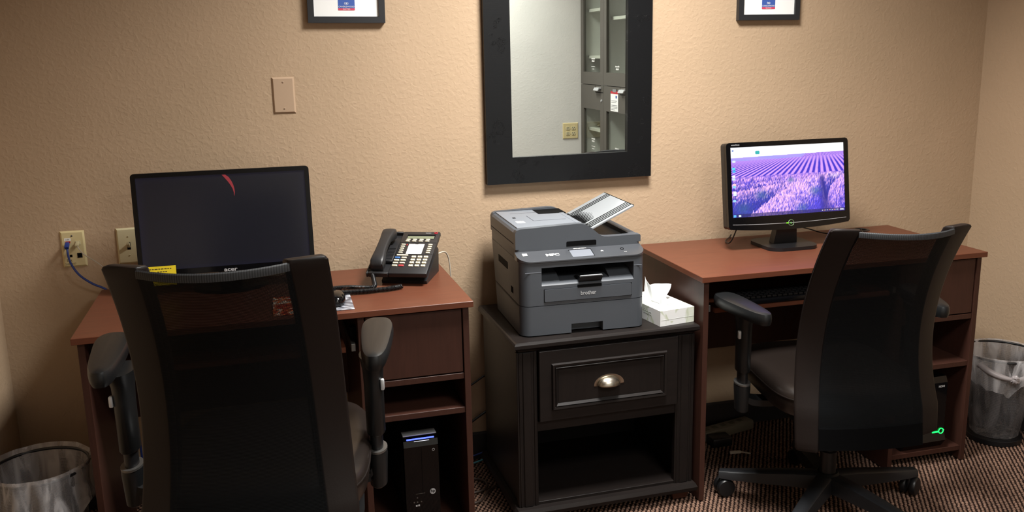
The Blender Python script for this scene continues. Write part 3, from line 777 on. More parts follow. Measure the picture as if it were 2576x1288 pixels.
# coiled handset cord
def coil(path, turns, R0, r0, n=10):
    P = smooth_path(path, 14); L = [0]
    for i in range(1, len(P)): L.append(L[-1]+(P[i]-P[i-1]).length)
    tot = L[-1]; out = []; N_ = turns*n
    for i in range(N_+1):
        s = tot*i/N_; j = max(k for k in range(len(L)) if L[k] <= s+1e-9); j = min(j, len(P)-2)
        f = (s-L[j])/max(1e-9, L[j+1]-L[j]); p = P[j].lerp(P[j+1], f); t = (P[j+1]-P[j]).normalized()
        s1 = t.cross(Vector((0, 0, 1)))
        if s1.length < .1: s1 = t.cross(Vector((1, 0, 0)))
        s1.normalize(); s2 = s1.cross(t); a = 2*PI*i/n
        out.append(p+(s1*math.cos(a)+s2*math.sin(a))*R0)
    bm = bmesh.new(); tube(bm, out, r0, 6); return bm
inv = ph.matrix_basis
cord_w = [Vector((.252, -.285, .806)), Vector((.256, -.330, .782)), Vector((.246, -.372, .7725)), Vector((.18, -.340, .7705)), Vector((.125, -.335, .7695)), Vector((.112, -.360, .7695)), Vector((.135, -.386, .7695)), Vector((.20, -.396, .7695)), Vector((.285, -.392, .7695)), Vector((.335, -.375, .7695))]
Mi = (Matrix.Translation((.325, -.3325, DT)) @ Matrix.Rotation(-.393, 4, 'Z')).inverted()
obj('coiled_cord', coil([Mi @ p for p in cord_w], 125, .0058, .0019), M['black'], ph, 'black coiled handset cord', 60)
# mouse and pad on the phone desk
pad = obj('mouse_pad', box(-.045, .177, -.556, -.360, DT-.0003, DT+.0030, .001, 1), None); 
def pad_mat():
    m = mat('grey_mouse_pad', lin(150, 152, 158), .35); n = N(m)
    v = n.coords('Object'); f = n.noise(v, 16, 2, .5, 2.0); grey = n.ramp(f, [(.35, lin(84, 84, 92)), (.5, lin(150, 152, 160)), (.62, lin(214, 216, 222))])
    warm = n.ramp(f, [(.38, lin(170, 40, 24)), (.5, lin(232, 120, 60)), (.6, lin(250, 236, 214))])
    sx = n.new('ShaderNodeSeparateXYZ'); n.link(v, sx.inputs[0]); k = n.ramp(sx.outputs[0], [(.055, (0, 0, 0, 1)), (.075, (1, 1, 1, 1))])
    mx = n.new('ShaderNodeMix', data_type='RGBA'); n.link(k, mx.inputs['Factor']); n.link(warm, mx.inputs[6]); n.link(grey, mx.inputs[7]); n.link(mx.outputs[2], n.b.inputs['Base Color']); return m
pad.data.materials.append(pad_mat()); tag(pad, 'glossy grey mouse pad with an orange-red printed end beside the phone', 'mouse pad')
ms = thing('computer_mouse', 'black computer mouse on the grey mouse pad', 'mouse', (.128, -.478, DT+.0032), -.1)
bm = bmesh.new(); rings = []
for z, s in ((0, .93), (.006, 1.0), (.016, .97), (.024, .86), (.030, .66), (.0335, .36)):
    rings.append([(math.copysign(abs(math.cos(a))**.7, math.cos(a))*.031*s, math.copysign(abs(math.sin(a))**.75, math.sin(a))*.055*s-.006*(z/.033), z) for a in [2*PI*k/28 for k in range(28)]])
loft(bm, rings); obj('mouse_body', bm, M['blackgloss'], ms, smooth=60)
bm = bmesh.new(); cyl(bm, (-.003, .026, .028), (.003, .026, .028), .007, 14); obj('scroll_wheel', bm, M['dark'], ms)
bm = bmesh.new(); tube(bm, smooth_path([(0, .054, .008), (-.03, .085, .003), (-.048, .13, .003), (-.050, .2, .003), (-.070, .29, .003)], 8), .0016, 6); obj('mouse_cord', bm, M['black'], ms, smooth=60)

# keyboard on the right desk's tray
kb = thing('keyboard', 'black keyboard on the pull-out tray of the right desk', 'keyboard', (1.60, -.465, .6529), .0082)
obj('keyboard_case', box(-.215, .215, -.065, .065, 0, .016, .004, 2), M['blackgloss'], kb, smooth=40)
kk = bpy.data.meshes.new('key'); b_ = bmesh.new(); bx(b_, -.0078, .0078, -.0078, .0078, 0, .007, .0015, 1); b_.to_mesh(kk); b_.free(); kk.materials.append(M['black'])
for r in range(5):
    for c_ in range(22):
        o = bpy.data.objects.new('key', kk); C.objects.link(o); o.parent = kb; o.location = (-.202+c_*.0192, -.045+r*.0195, .0155)

# ================================================================ PC TOWERS
p1 = thing('computer_tower', 'slim black computer tower with a blue-lit top edge in the left desk', 'computer', (.352, -.512, .0535), .03)
TWd, THt = .104, .283
bm = bmesh.new(); bx(bm, -TWd/2+.002, TWd/2-.002, .030, .36, 0, THt-.014, .003, 2); obj('case', bm, M['black'], p1, smooth=40)
bm = bmesh.new(); prism(bm, rrect(-TWd/2, TWd/2, 0, THt-.03, .006, 4), 'y', .0, .035); fr = obj('front_panel', bm, M['blackgloss'], p1, smooth=40)
bm = bmesh.new(); prism(bm, [(.0, THt-.03), (.035, THt-.03), (.06, THt-.006), (.05, THt), (.020, THt-.002), (.006, THt-.012)], 'x', -TWd/2, TWd/2); hd = obj('top_bezel', bm, M['blackgloss'], p1)
obj('silver_edge', box(-TWd/2+.001, TWd/2-.001, .018, .052, THt-.002, THt+.001, .0008, 1), M['silver'], hd)
bm = bmesh.new(); bx(bm, -.042, .042, -.001, .001, -.0022, .0022, .001, 1); o = obj('blue_light', bm, mat('blue_led', lin(40, 70, 255), .4, emit=lin(70, 90, 255), es=3.0), hd); o.location = (0, .0085, THt-.0085); o.rotation_euler = (-.6, 0, 0)
obj('white_glint', box(-.020, .026, .0048, .0058, THt-.0165, THt-.0142), mat('painted_glint', lin(220, 225, 255), .4, emit=(.9, .93, 1, 1), es=.8), hd)  # glowing sliver paints a white glint on the bezel, no lamp there
obj('center_seam', box(-.0006, .0006, -.0006, .001, .10, THt-.032), M['dark'], fr)
bm = bmesh.new(); tube(bm, [(.037+.0035*math.cos(a), -.0006, .238+.0035*math.sin(a)) for a in [2*PI*i/16 for i in range(17)]], .0008, 5); obj('power_button', bm, M['silver'], fr)
bm = bmesh.new(); lathe(bm, [(.0088, 0), (.0088, .0014)], 28, Matrix.Translation((.030, -.0002, .103)) @ Matrix.Rotation(PI/2, 4, 'X')); lg = obj('round_badge', bm, M['silver'], fr)
text('lettering', 'hp', .013, M['dark'], lg, (.030, -.0018, .1045), (PI/2, 0, 0), ext=.0002, bold=.0003)
obj('drive_door_line', box(-.022, .006, -.0006, .0, .100, .1012), M['steel'], fr)
for x, z in ((-.018, .088), (-.018, .074), (-.028, .074), (-.006, .074)):
    bm = bmesh.new(); lathe(bm, [(.0022, 0), (.0022, .0008)], 12, Matrix.Translation((x, 0, z)) @ Matrix.Rotation(PI/2, 4, 'X')); obj('audio_jack', bm, M['steel'], fr)
for x in (-.021, -.014): obj('usb_port', box(x-.0026, x+.0026, -.0008, .0, .060, .065), M['silver'], fr)
p2 = thing('computer_tower', 'black computer tower with a glowing green ring in the right desk', 'computer', (2.128, -.510, .0535), .02)
THt = .262
bm = bmesh.new(); bx(bm, -.082, .082, .03, .36, 0, THt, .003, 2); obj('case', bm, M['black'], p2, smooth=40)
bm = bmesh.new(); prism(bm, [(.0, .060), (.0, THt-.02), (.010, THt), (.035, THt), (.035, 0), (.010, 0), (-.012, .03)], 'x', -.084, .084); f2 = obj('front_panel', bm, M['blackgloss'], p2)
text('lettering', 'HDMI', .010, M['silver'], f2, (.060, -.0006, .228), ext=.0002, bold=.0003)
bm = bmesh.new(); tube(bm, [(.070+.0095*math.cos(a), -.0025, .062+.0095*math.sin(a)) for a in [2*PI*i/24 for i in range(25)]], .0016, 6)
GL = mat('green_glow', lin(20, 150, 60), .4, emit=lin(20, 255, 90), es=3.0)
obj('green_ring', bm, GL, f2)
obj('green_light', box(.034, .060, -.0030, -.0015, .0575, .0625), GL, f2)
o = obj('silver_trim', box(.080, .0838, -.003, -.001, .0625, .0645), M['silver'], f2)
for x in (.030, .046): obj('usb_port', box(x-.005, x+.005, -.0088, -.0070, .030, .034), M['steel'], f2)
obj('card_slot', box(.052, .070, -.0088, -.0070, .030, .0325), M['steel'], f2)

# ================================================================ SIDE CABINET
cb = thing('side_cabinet', 'dark espresso wood cabinet with one drawer under the printer', 'cabinet', (.9469, -.5287, 0), .0243)
CW, CDp, CH = .6097, .4528, .6027
e, ev = M['esp'], M['espv']
bm = bmesh.new(); prof_t = [(0, CH-.016), (-.0, CH-.010), (.004, CH-.002), (.012, CH)]
# moulded top: two-step slab
rings = []
for ins, z in ((.020, CH-.034), (.014, CH-.030), (.012, CH-.026), (.006, CH-.022), (0, CH-.017), (0, CH-.007), (.003, CH-.002), (.008, CH)):
    rings.append([(-CW/2+ins, ins, z), (CW/2-ins, ins, z), (CW/2-ins, CDp, z), (-CW/2+ins, CDp, z)])
loft(bm, rings); obj('cabinet_top', bm, e, cb)
for s in (-1, 1): obj('side_panel', box(*sorted((s*.290, s*.272)), .030, CDp-.008, .062, CH-.034), ev, cb)
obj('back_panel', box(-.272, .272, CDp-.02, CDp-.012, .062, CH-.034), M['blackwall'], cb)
for s in (-1, 1):
    bm = bmesh.new(); x0, x1 = sorted((s*.296, s*.232))
    bx(bm, x0, x1, .016, .036, .062, CH-.034, .001, 1)
    bx(bm, x0+.018, x1-.018, .0125, .018, .062, CH-.034, .002, 1)       # fluted pilaster
    bx(bm, x0+.006, x0+.011, .0135, .018, .062, CH-.034, .001, 1); bx(bm, x1-.011, x1-.006, .0135, .018, .062, CH-.034, .001, 1)
    obj('pilaster', bm, ev, cb)
obj('cross_rail', box(-.232, .232, .018, .036, .308, .340, .001, 1), e, cb)
obj('shelf_bottom', box(-.272, .272, .018, CDp-.02, .060, .072, .001, 1), e, cb)
obj('dust_panel', box(-.272, .272, .036, CDp-.02, .312, .322), e, cb)
bm = bmesh.new(); rings = []
for ins, z in ((.004, .034), (-.004, .038), (-.006, .050), (-.003, .056), (.0, .062)):
    rings.append([(-.304+ins, -.004+ins, z), (.300-ins, -.004+ins, z), (.300-ins, CDp, z), (-.304+ins, CDp, z)])
loft(bm, rings); obj('base_moulding', bm, e, cb)
for s in (-1, 1):
    for y in (.045, CDp-.05):
        bm = bmesh.new(); xx = s*.257
        loft(bm, [[(xx+dx*w_, y+dy*w_, z) for dx, dy in ((-1, -1), (1, -1), (1, 1), (-1, 1))] for w_, z in ((.020, 0), (.024, .004), (.028, .022), (.033, .030), (.033, .036))])
        obj('bun_foot', bm, M['foot'], cb)
bm = bmesh.new(); bx(bm, -.228, .233, .004, .022, .343, .570, .0015, 1)
dr = obj('drawer', bm, e, cb)
def mould(x0, x1, z0, z1, w_, y0, ym, y1, name):
    """mitred moulding frame"""
    bm = bmesh.new(); rings = []
    cs = [((x0, z0), (1, 1)), ((x1, z0), (-1, 1)), ((x1, z1), (-1, -1)), ((x0, z1), (1, -1)), ((x0, z0), (1, 1))]
    for (x, z), (ix, iz) in cs:
        rings.append([(x, y0, z), (x+ix*w_*.15, ym, z+iz*w_*.15), (x+ix*w_*.45, ym+.001, z+iz*w_*.45), (x+ix*w_*.5, ym+.004, z+iz*w_*.5), (x+ix*w_*.62, ym+.0005, z+iz*w_*.62), (x+ix*w_, y1, z+iz*w_)])
    loft(bm, rings, cap=False, closed=False); return obj(name, bm, e, dr)
mould(-.190, .194, .378, .528, .022, .0045, -.004, .0045, 'panel_moulding')
obj('drawer_panel', box(-.168, .172, .0028, .005, .400, .506), M['espv'], dr)
# cup pull
bm = bmesh.new(); rings = []
for i in range(13):
    ph_ = i/12*PI/2
    rings.append([(math.cos(PI*k/24)*.036, -.023*math.sin(PI*k/24)**.8*math.sin(ph_), -.003*math.sin(ph_)+.024*math.sin(PI*k/24)**.85*math.cos(ph_)) for k in range(25)])
loft(bm, rings, cap=False, closed=False)
fl = [[(math.cos(PI*k/24)*rx, yy, -.003*(abs(math.cos(PI*k/24)) > .99)+math.sin(PI*k/24)*rz_) for rx, rz_, yy in ((.033, .022, -.0012), (.0500, .0330, -.0012), (.0500, .0330, 0))] for k in range(25)]
loft(bm, fl, cap=False, closed=False)
pl = obj('cup_pull', bm, M['metal'], dr, 'brushed nickel cup pull', 50); pl.location = (-.002, .0028, .441)
md = pl.modifiers.new('thick', 'SOLIDIFY'); md.thickness = .0015

# ================================================================ PRINTER
pt = thing('laser_printer', 'charcoal multifunction laser printer on the dark cabinet', 'printer', (.8787, -.4867, CH+.0005), -.0163)
pm = M['printer']
def back_taper(bm):
    for v in bm.verts:
        if v.co.y > .25:
            lim = .335+min(1, v.co.z/.255)*.075; v.co.y = .25+(v.co.y-.25)*(lim-.25)/(.41-.25)
def PP(name, bm, m=pm, parent=pt, label=None, smooth=35): return obj(name, bm, m, parent, label, smooth)
Rr = .032
# paper cassette with a finger notch
bm = bmesh.new(); 
prism(bm, rrect(-.2, -.042, 0, .41, (Rr, 0, 0, .01)), 'z', .003, .0945)
prism(bm, rrect(.060, .2, 0, .41, (0, Rr, .01, 0)), 'z', .003, .0945)
prism(bm, rrect(-.042, .060, 0, .41, 0), 'z', .031, .0945)
prism(bm, rrect(-.042, .060, .030, .41, 0), 'z', .003, .031)
back_taper(bm); PP('paper_cassette', bm)
bm = bmesh.new()
prism(bm, rrect(-.2, .2, .003, .405, (Rr, Rr, .01, .01)), 'z', .090, .097); back_taper(bm); PP('shadow_gap', bm, M['dark'])
bm = bmesh.new()
prism(bm, rrect(-.2, .2, 0, .41, (Rr, Rr, .01, .01)), 'z', .0965, .147)
prism(bm, rrect(-.2, -.135, 0, .41, (Rr, 0, 0, .01)), 'z', .147, .214)
prism(bm, rrect(.160, .2, 0, .41, (0, Rr, .01, 0)), 'z', .147, .214)
prism(bm, rrect(-.135, .160, .19, .41, 0), 'z', .147, .214)
prism(bm, rrect(-.2, .2, 0, .41, (Rr, Rr, .01, .01)), 'z', .214, .234)
back_taper(bm); body = PP('body', bm)
for x0, x1 in ((-.1985, -.136), (.161, .1985)):
    obj('body_seam', box(x0+.012 if x0 < 0 else x0, x1 if x0 < 0 else x1-.012, -.0006, .001, .2005, .2018), M['printertop'], body)
# left side finger hole, vents
obj('side_grip', box(-.2012, -.199, .17, .295, .178, .200), M['dark'], body)
for k in range(5): obj('vent_slot', box(-.2008, -.199, .10+k*.006, .1025+k*.006, .115, .135), M['dark'], body)
# front door (manual feed)
bm = bmesh.new(); prism(bm, rrect(-.127, .153, .108, .146, .004, 3), 'y', -.003, .002); dr_ = PP('front_flap', bm)
for a in ((-.1285, .1545, .1064, .1078), (-.1285, -.127, .1064, .1465), (.153, .1545, .1064, .1465), (-.1285, .1545, .1460, .1470)):
    obj('flap_gap', box(a[0], a[1], -.0008, .002, a[2], a[3]), M['dark'], dr_)
text('lettering', 'brother', .0172, M['silver'], dr_, (.012, -.0036, .127), bold=.0002, sx=.92)
# output well: sloped deck, dark cavity
bm = bmesh.new(); prism(bm, [(.0, .147), (.0, .158), (.010, .166), (.07, .172), (.19, .150), (.19, .147)], 'x', -.135, .160); od = PP('output_deck', bm)
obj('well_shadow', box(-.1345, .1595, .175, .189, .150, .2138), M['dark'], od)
for x0, x1 in ((-.134, -.075), (.085, .159)):
    bm = bmesh.new(); prism(bm, [(.012, .160), (.012, .167), (.05, .186), (.16, .196), (.16, .160)], 'x', x0, x1); obj('paper_guide', bm, pm, od)
bm = bmesh.new(); prism(bm, [(.000, .163), (-.012, .180), (-.010, .183), (.030, .178), (.05, .170)], 'x', -.018, .056); sp_ = PP('paper_stop', bm, M['black'])
obj('stop_grip', box(-.016, .054, -.0125, -.006, .1815, .1842, .001, 1), M['docgrey'], sp_)
obj('flap_notch', box(-.022, .055, -.0036, .002, .1452, .1535), M['dark'], dr_)
# control panel
bm = bmesh.new(); pts2 = rrect(-.203, .203, -.004, .0605, (.040, .040, 0, 0), 7)
A = [bm.verts.new((x, y, .232)) for x, y in pts2]; Bv = [bm.verts.new((x, y, .2355+max(0, (y+.004))*.30)) for x, y in pts2]
n = len(A); bm.faces.new(A); bm.faces.new(Bv[::-1])
for i in range(n): bm.faces.new((A[i], A[(i+1) % n], Bv[(i+1) % n], Bv[i]))
cp = PP('control_panel', bm, M['panelgloss'])
sl_ = math.atan(.30)
def on_panel(o, x, y, dz=.0004): o.location = (x, y, .2355+(y+.004)*.30+dz); o.rotation_euler = (sl_, 0, 0); return o
on_panel(obj('touch_screen', box(-.034, .034, -.021, .021, -.001, .0004), mat('grey_touchscreen', lin(120, 124, 132), .12), cp), .001, .028)
bm = bmesh.new(); bx(bm, -.036, .036, .0210, .0235, -.001, .0006); bx(bm, .0340, .0362, -.021, .0235, -.001, .0006); on_panel(obj('screen_border', bm, M['dark'], cp), .001, .028)
on_panel(text('lettering', 'MFC-L2740DW', .0065, M['white'], cp, (0, 0, 0), ext=.0001), .004, .0565)
on_panel(text('lettering', 'MFC', .0175, M['white'], cp, (0, 0, 0), ext=.0001, bold=.0008, sx=1.25), -.091, .030)
on_panel(obj('white_sticker', box(-.0075, .0075, -.007, .007, 0, .0003), M['white'], cp), -.176, .041)
bm = bmesh.new(); prism(bm, [(-.004, -.003), (-.0015, -.003), (-.0015, 0), (.0015, 0), (.0015, -.003), (.004, -.003), (.004, .001), (0, .0045), (-.004, .001)], 'z', 0, .0004); on_panel(obj('home_icon', bm, M['white'], cp), .068, .032)
bm = bmesh.new(); tube(bm, [(.005*math.cos(a), .005*math.sin(a), .0005) for a in [2*PI*i/20 for i in range(21)]], .0009, 5); on_panel(obj('power_button', bm, M['dark'], cp), .135, .036)
on_panel(text('lettering', 'WiFi', .0048, M['white'], cp, (0, 0, 0), ext=.0001), .140, .018)
# scanner lid + document feeder
bm = bmesh.new(); prism(bm, rrect(-.199, .204, .060, .41, (.012, .012, .012, .012)), 'z', .234, .262); PP('scanner_bed', bm)
def feed_profile(top=True):
    p = [(-.200, .262), (.206, .262), (.206, .281), (.203, .285)]
    cu = [(.098, .2845), (.086, .2855), (.076, .289), (.066, .296), (.052, .308), (.038, .3195), (.026, .3265), (.012, .330), (-.004, .331)]
    return p+cu+[(-.185, .325), (-.195, .3215), (-.200, .312)]
bm = bmesh.new()
fp = feed_profile()
prism(bm, fp, 'y', .060, .086); prism(bm, fp, 'y', .388, .412)
prism(bm, [(-.200, .262), (.03, .262), (.03, .312), (.012, .321), (-.185, .3215), (-.195, .319), (-.200, .312)], 'y', .086, .388)
bx(bm, .182, .206, .086, .388, .262, .2815)
bx(bm, .03, .182, .086, .388, .262, .269)
# round the left front corner
ed = [e_ for e_ in bm.edges if all(abs(v.co.x+.2) < 1e-4 and abs(v.co.y-.06) < 1e-4 for v in e_.verts)]
bmesh.ops.bevel(bm, geom=ed, offset=.016, segments=4, affect='EDGES', profile=.5)
ad_ = PP('document_feeder', bm)
obj('lid_seam', box(-.2008, -.199, .085, .40, .2755, .2772), M['dark'], ad_)
# notch under the feeder front
bm = bmesh.new(); prism(bm, rrect(-.038, .059, .262, .2775, (0, 0, .004, .004), 3), 'y', .0590, .0605); obj('lift_notch', bm, M['dark'], ad_)
bm = bmesh.new(); prism(bm, rrect(-.186, .018, .084, .390, .006, 3), 'z', .3215, .3245); lid = obj('feeder_cover', bm, M['printertop'], ad_, smooth=35)
for a in ((-.150, -.02, .335, .3362), (-.108, -.1065, .19, .28), (-.1065, .0, .188, .1895)): obj('cover_seam', box(a[0], a[1], a[2], a[3], .3243, .3248), M['dark'], lid)
obj('sticker', box(-.166, -.140, .165, .195, .3244, .3249), M['white'], lid); obj('yellow_sticker', box(-.163, -.146, .18, .197, .3248, .3252), M['key'], lid)
obj('dark_mark', box(-.160, -.150, .25, .265, .3244, .3249), M['dark'], lid)
obj('feed_slot', box(.012, .034, .09, .385, .300, .3175), M['dark'], ad_)
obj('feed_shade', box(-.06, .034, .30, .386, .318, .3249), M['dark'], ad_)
obj('feed_rail', box(.010, .026, .10, .300, .3175, .3255, .001, 1), M['printertop'], ad_)
# document tray
dtk = thing  # noqa
bm = bmesh.new(); prism(bm, [(.030, .3035), (.060, .3045), (.196, .3685), (.194, .3725), (.060, .309), (.030, .308)], 'y', .092, .372)
tr_ = PP('document_tray', bm, M['docgrey'])
sl2 = math.atan2(.064, .136)
for k, y in enumerate((.112, .126, .140, .154, .310, .324, .338)):
    bm = bmesh.new(); bx(bm, 0, .149, -.0024, .0024, -.0012, .0008); o = obj('tray_groove', bm, M['dark'], tr_); o.location = (.059, y, .309); o.rotation_euler = (0, -sl2, 0)
for k in range(9):
    y = .178+k*.0145
    bm = bmesh.new(); prism(bm, [(0, -.005), (.058-.012*abs(k-4)*.3, 0), (0, .005)], 'z', -.001, .0009); o = obj('tray_rib', bm, M['dark'], tr_); o.location = (.052, y, .3075); o.rotation_euler = (0, -sl2*.9, 0)
for k in range(8):
    y = .105+k*.033
    obj('feed_rib', box(.030, .062, y, y+.024, .3085, .3096), M['dark'], tr_)
obj('tray_edge', box(.1935, .1965, .094, .37, .3680, .3732), M['dark'], tr_)

# ================================================================ TISSUE BOX
tb = thing('tissue_box', 'white tissue box with one tissue pulled up beside the printer', 'tissue box', (1.122, -.508, CH+.0005), .16)
TBW, TBD, TBH = .126, .228, .050
bm = bmesh.new()
# carton with an oval opening in the top
nO = 24; oval = [(TBW/2+.024*math.cos(2*PI*i/nO), TBD/2-.004+.072*math.sin(2*PI*i/nO)) for i in range(nO)]
cor = [(0, 0), (TBW, 0), (TBW, TBD), (0, TBD)]
cb_ = [bm.verts.new((x, y, 0)) for x, y in cor]; ct = [bm.verts.new((x, y, TBH)) for x, y in cor]; ov = [bm.verts.new((x, y, TBH)) for x, y in oval]; ovb = [bm.verts.new((x, y, TBH-.012)) for x, y in oval]
bm.faces.new(cb_[::-1])
es = []
for i in range(4):
    bm.faces.new((cb_[i], cb_[(i+1) % 4], ct[(i+1) % 4], ct[i])); es.append(bm.edges.get((ct[i], ct[(i+1) % 4])))
for i in range(nO): es.append(bm.edges.new((ov[i], ov[(i+1) % nO])))
bmesh.ops.triangle_fill(bm, use_beauty=True, edges=es)
ovs = set(ov)
for f in [f for f in bm.faces if all(v in ovs for v in f.verts)]: bm.faces.remove(f)
for i in range(nO): bm.faces.new((ov[i], ov[(i+1) % nO], ovb[(i+1) % nO], ovb[i]))
bm.faces.new(ovb)
obj('carton', bm, M['carton'], tb)
obj('flap_line', box(.004, TBW, -.0004, .0002, .0195, .0200), mat('carton_crease', lin(196, 200, 196), .6), tb)
text('lettering', 'Scott', .022, mat('grey_script', lin(186, 191, 186), .6), tb, (-.0004, .075, .030), (PI/2, 0, -PI/2), ext=.0001)
def tissue():
    me = bpy.data.meshes.new('tissue'); V = []; F = []
    ctl = [((.052, .160, .040), (.046, .166, .060)), ((.058, .158, .040), (.044, .164, .122)), ((.063, .146, .040), (.052, .150, .096)), ((.065, .132, .040), (.078, .136, .100)),
           ((.066, .116, .040), (.118, .118, .097)), ((.064, .102, .040), (.080, .098, .058)), ((.058, .088, .040), (.062, .084, .088)), ((.064, .074, .040), (.072, .070, .056)), ((.066, .062, .040), (.067, .058, .044))]
    A = smooth_path([c[0] for c in ctl], 6); Bs = smooth_path([c[1] for c in ctl], 6); Bl = [Vector(ctl[min(len(ctl)-1, k//6)][1]).lerp(Vector(ctl[min(len(ctl)-1, k//6+1)][1]), (k % 6)/6) for k in range(len(Bs))]; Bp = [a_.lerp(b_, .8) for a_, b_ in zip(Bs, Bl)]; ny = 16; n = len(A)
    for j in range(ny+1):
        v = j/ny
        for i in range(n):
            p = A[i].lerp(Bp[i], v); bow = math.sin(v*PI)*.003
            V.append((p.x-bow*math.cos(i*.35), p.y+.003*math.sin(i*.9)*v, p.z))
    for j in range(ny):
        for i in range(n-1): F.append((j*n+i, j*n+i+1, (j+1)*n+i+1, (j+1)*n+i))
    me.from_pydata(V, [], F); o = obj('tissue', me, M['tissue'], tb, 'white tissue sheet'); me.shade_smooth()
    md = o.modifiers.new('thick', 'SOLIDIFY'); md.thickness = .0006
tissue()

# ================================================================ WALL ITEMS
# mirror
mr = thing('wall_mirror', 'rectangular wall mirror in a wide distressed black frame', 'mirror', (.990, -.0005, 1.0107))
MW, MHt, FW, FD = .602, .98, .0905, .026
def mitre(x0, x1, z0, z1, w_, y0, y1, side, bev=.003):
    bm = bmesh.new()
    q_ = {'b': [(x0, z0), (x1, z0), (x1-w_, z0+w_), (x0+w_, z0+w_)], 't': [(x0, z1), (x1, z1), (x1-w_, z1-w_), (x0+w_, z1-w_)],
          'l': [(x0, z0), (x0+w_, z0+w_), (x0+w_, z1-w_), (x0, z1)], 'r': [(x1, z0), (x1-w_, z0+w_), (x1-w_, z1-w_), (x1, z1)]}[side]
    prism(bm, q_, 'y', y0, y1); return bm
for s in 'btlr': obj('frame_board', mitre(-MW/2, MW/2, 0, MHt, FW, -FD, 0, s), M['frame'], mr)
obj('mirror_glass', box(-MW/2+FW-.004, MW/2-FW+.004, -FD+.012, -.002, FW-.004, MHt-FW+.004), M['mirror'], mr, 'mirror glass')
# framed certificates
def certificate(label, x, z, tilt, cx, logo_z, fw=.0195):
    t = thing('framed_certificate', label, 'framed print', (x, -.0005, z), 0, 'small framed certificates'); t.rotation_euler = (0, tilt, 0)
    W_, H_ = .2435, .315
    for s in 'btlr': obj('frame_rail', mitre(-W_/2, W_/2, 0, H_, fw, -.020, 0, s), M['picframe'], t)
    pp = obj('certificate_sheet', box(-W_/2+fw-.003, W_/2-fw+.003, -.012, -.004, fw-.003, H_-fw+.003), M['paper'], t, 'white certificate sheet')
    lw, lh = .0525, .0265
    bm = bmesh.new(); prism(bm, rrect(cx-lw/2, cx+lw/2, logo_z-lh, logo_z+.006, .002, 2), 'y', -.0125, -.0118); obj('logo_blue_field', bm, M['logoblue'], pp)
    bm = bmesh.new(); prism(bm, rrect(cx-lw/2, cx+lw/2, logo_z-lh-.0006, logo_z-lh+.0062, (.002, .002, 0, 0), 2), 'y', -.0128, -.0120); obj('logo_red_band', bm, M['logored'], pp)
    text('lettering', 'CANDLEWOOD', .0069, M['white'], pp, (cx, -.0128, logo_z-lh+.0108), ext=.0001)
    text('lettering', 'SUITES', .0052, M['white'], pp, (cx, -.0131, logo_z-lh+.0030), ext=.0001, sx=1.5)
    for k, (sx_, sz_) in enumerate(((.0016, .0036),)):
        bm = bmesh.new(); prism(bm, [(cx+sx_*math.cos(a), logo_z-.0058+sz_*math.sin(a)) for a in [2*PI*i/16 for i in range(16)]], 'y', -.0130, -.0122); obj('logo_flame', bm, M['white'], pp)
    for s in (-1, 1):
        for r in (.0046, .0064):
            bm = bmesh.new(); tube(bm, [(cx+s*r*math.cos(a), -.0127, logo_z-.0058+r*.72*math.sin(a)) for a in np.linspace(-1.0, 1.0, 9)], .0004, 4); obj('logo_arc', bm, M['white'], pp)
    return t
certificate('small black-framed white certificate above the blank wall plate', .245, 1.5575, .012, .0005, .066)
certificate('small black-framed white certificate above the lavender-wallpaper monitor', 1.7455, 1.549, .003, -.0015, .0655)

def wallplate(name, label, cat, x, z, m, thick=.0055):
    t = thing(name, label, cat, (x, -.0002, z)); bm = bmesh.new(); w_, h_, b = .070, .1145, .005
    loft(bm, [[(0, 0, 0), (w_, 0, 0), (w_, 0, h_), (0, 0, h_)], [(0, -.0012, 0), (w_, -.0012, 0), (w_, -.0012, h_), (0, -.0012, h_)], [(b, -thick, b), (w_-b, -thick, b), (w_-b, -thick, h_-b), (b, -thick, h_-b)]])
    obj('plate', bm, m, t); return t
def screw(t, x, z, m, y=-.0055, r=.003):
    bm = bmesh.new(); lathe(bm, [(r, 0), (r, .0008), (r*.6, .0015)], 14, Matrix.Translation((x, y, z)) @ Matrix.Rotation(PI/2, 4, 'X')); s = obj('screw', bm, m, t, smooth=40)
    obj('screw_slot', box(x-r*.8, x+r*.8, y-.0017, y-.0012, z-.0004, z+.0004), M['dark'], s)
t = wallplate('blank_wall_plate', 'tan painted blank wall plate on the wall below the left certificate', 'wall plate', -.0024, 1.2777, M['tanplate'])
screw(t, .035, .099, M['tanplate']); screw(t, .035, .0155, M['tanplate'])
t = wallplate('light_switch', 'ivory toggle light switch plate half hidden by the dark monitor', 'light switch', -.5124, .8227, M['ivorylight'])
screw(t, .035, .0875, M['ivorylight'], r=.0026); screw(t, .035, .027, M['ivorylight'], r=.0026)
obj('toggle_slot', box(.0298, .0402, -.0062, -.0050, .0452, .0692), M['dark'], t)
bm = bmesh.new(); prism(bm, [(-.004, .050), (-.004, .064), (-.0205, .0725), (-.0205, .0645)], 'x', .0312, .0388); obj('toggle', bm, M['ivorylight'], t)
t = wallplate('data_wall_plate', 'yellowed data jack plate with blue and white cables plugged in', 'wall plate', -.674, .8244, M['ivory'])
screw(t, .034, .099, M['steel'], r=.0028)
obj('paper_label', box(.0115, .0300, -.0059, -.0055, .0835, .0925), M['paper'], t); text('lettering', 'LAN', .006, M['steel'], t, (.0207, -.0061, .088), ext=.0001)
obj('red_tab', box(.0150, .0280, -.0064, -.0055, .0768, .0825), M['red'], t)
bm = bmesh.new(); bx(bm, .0425, .0575, -.0075, -.005, .070, .0825, .001, 1); obj('jack', bm, M['ivorylight'], t)
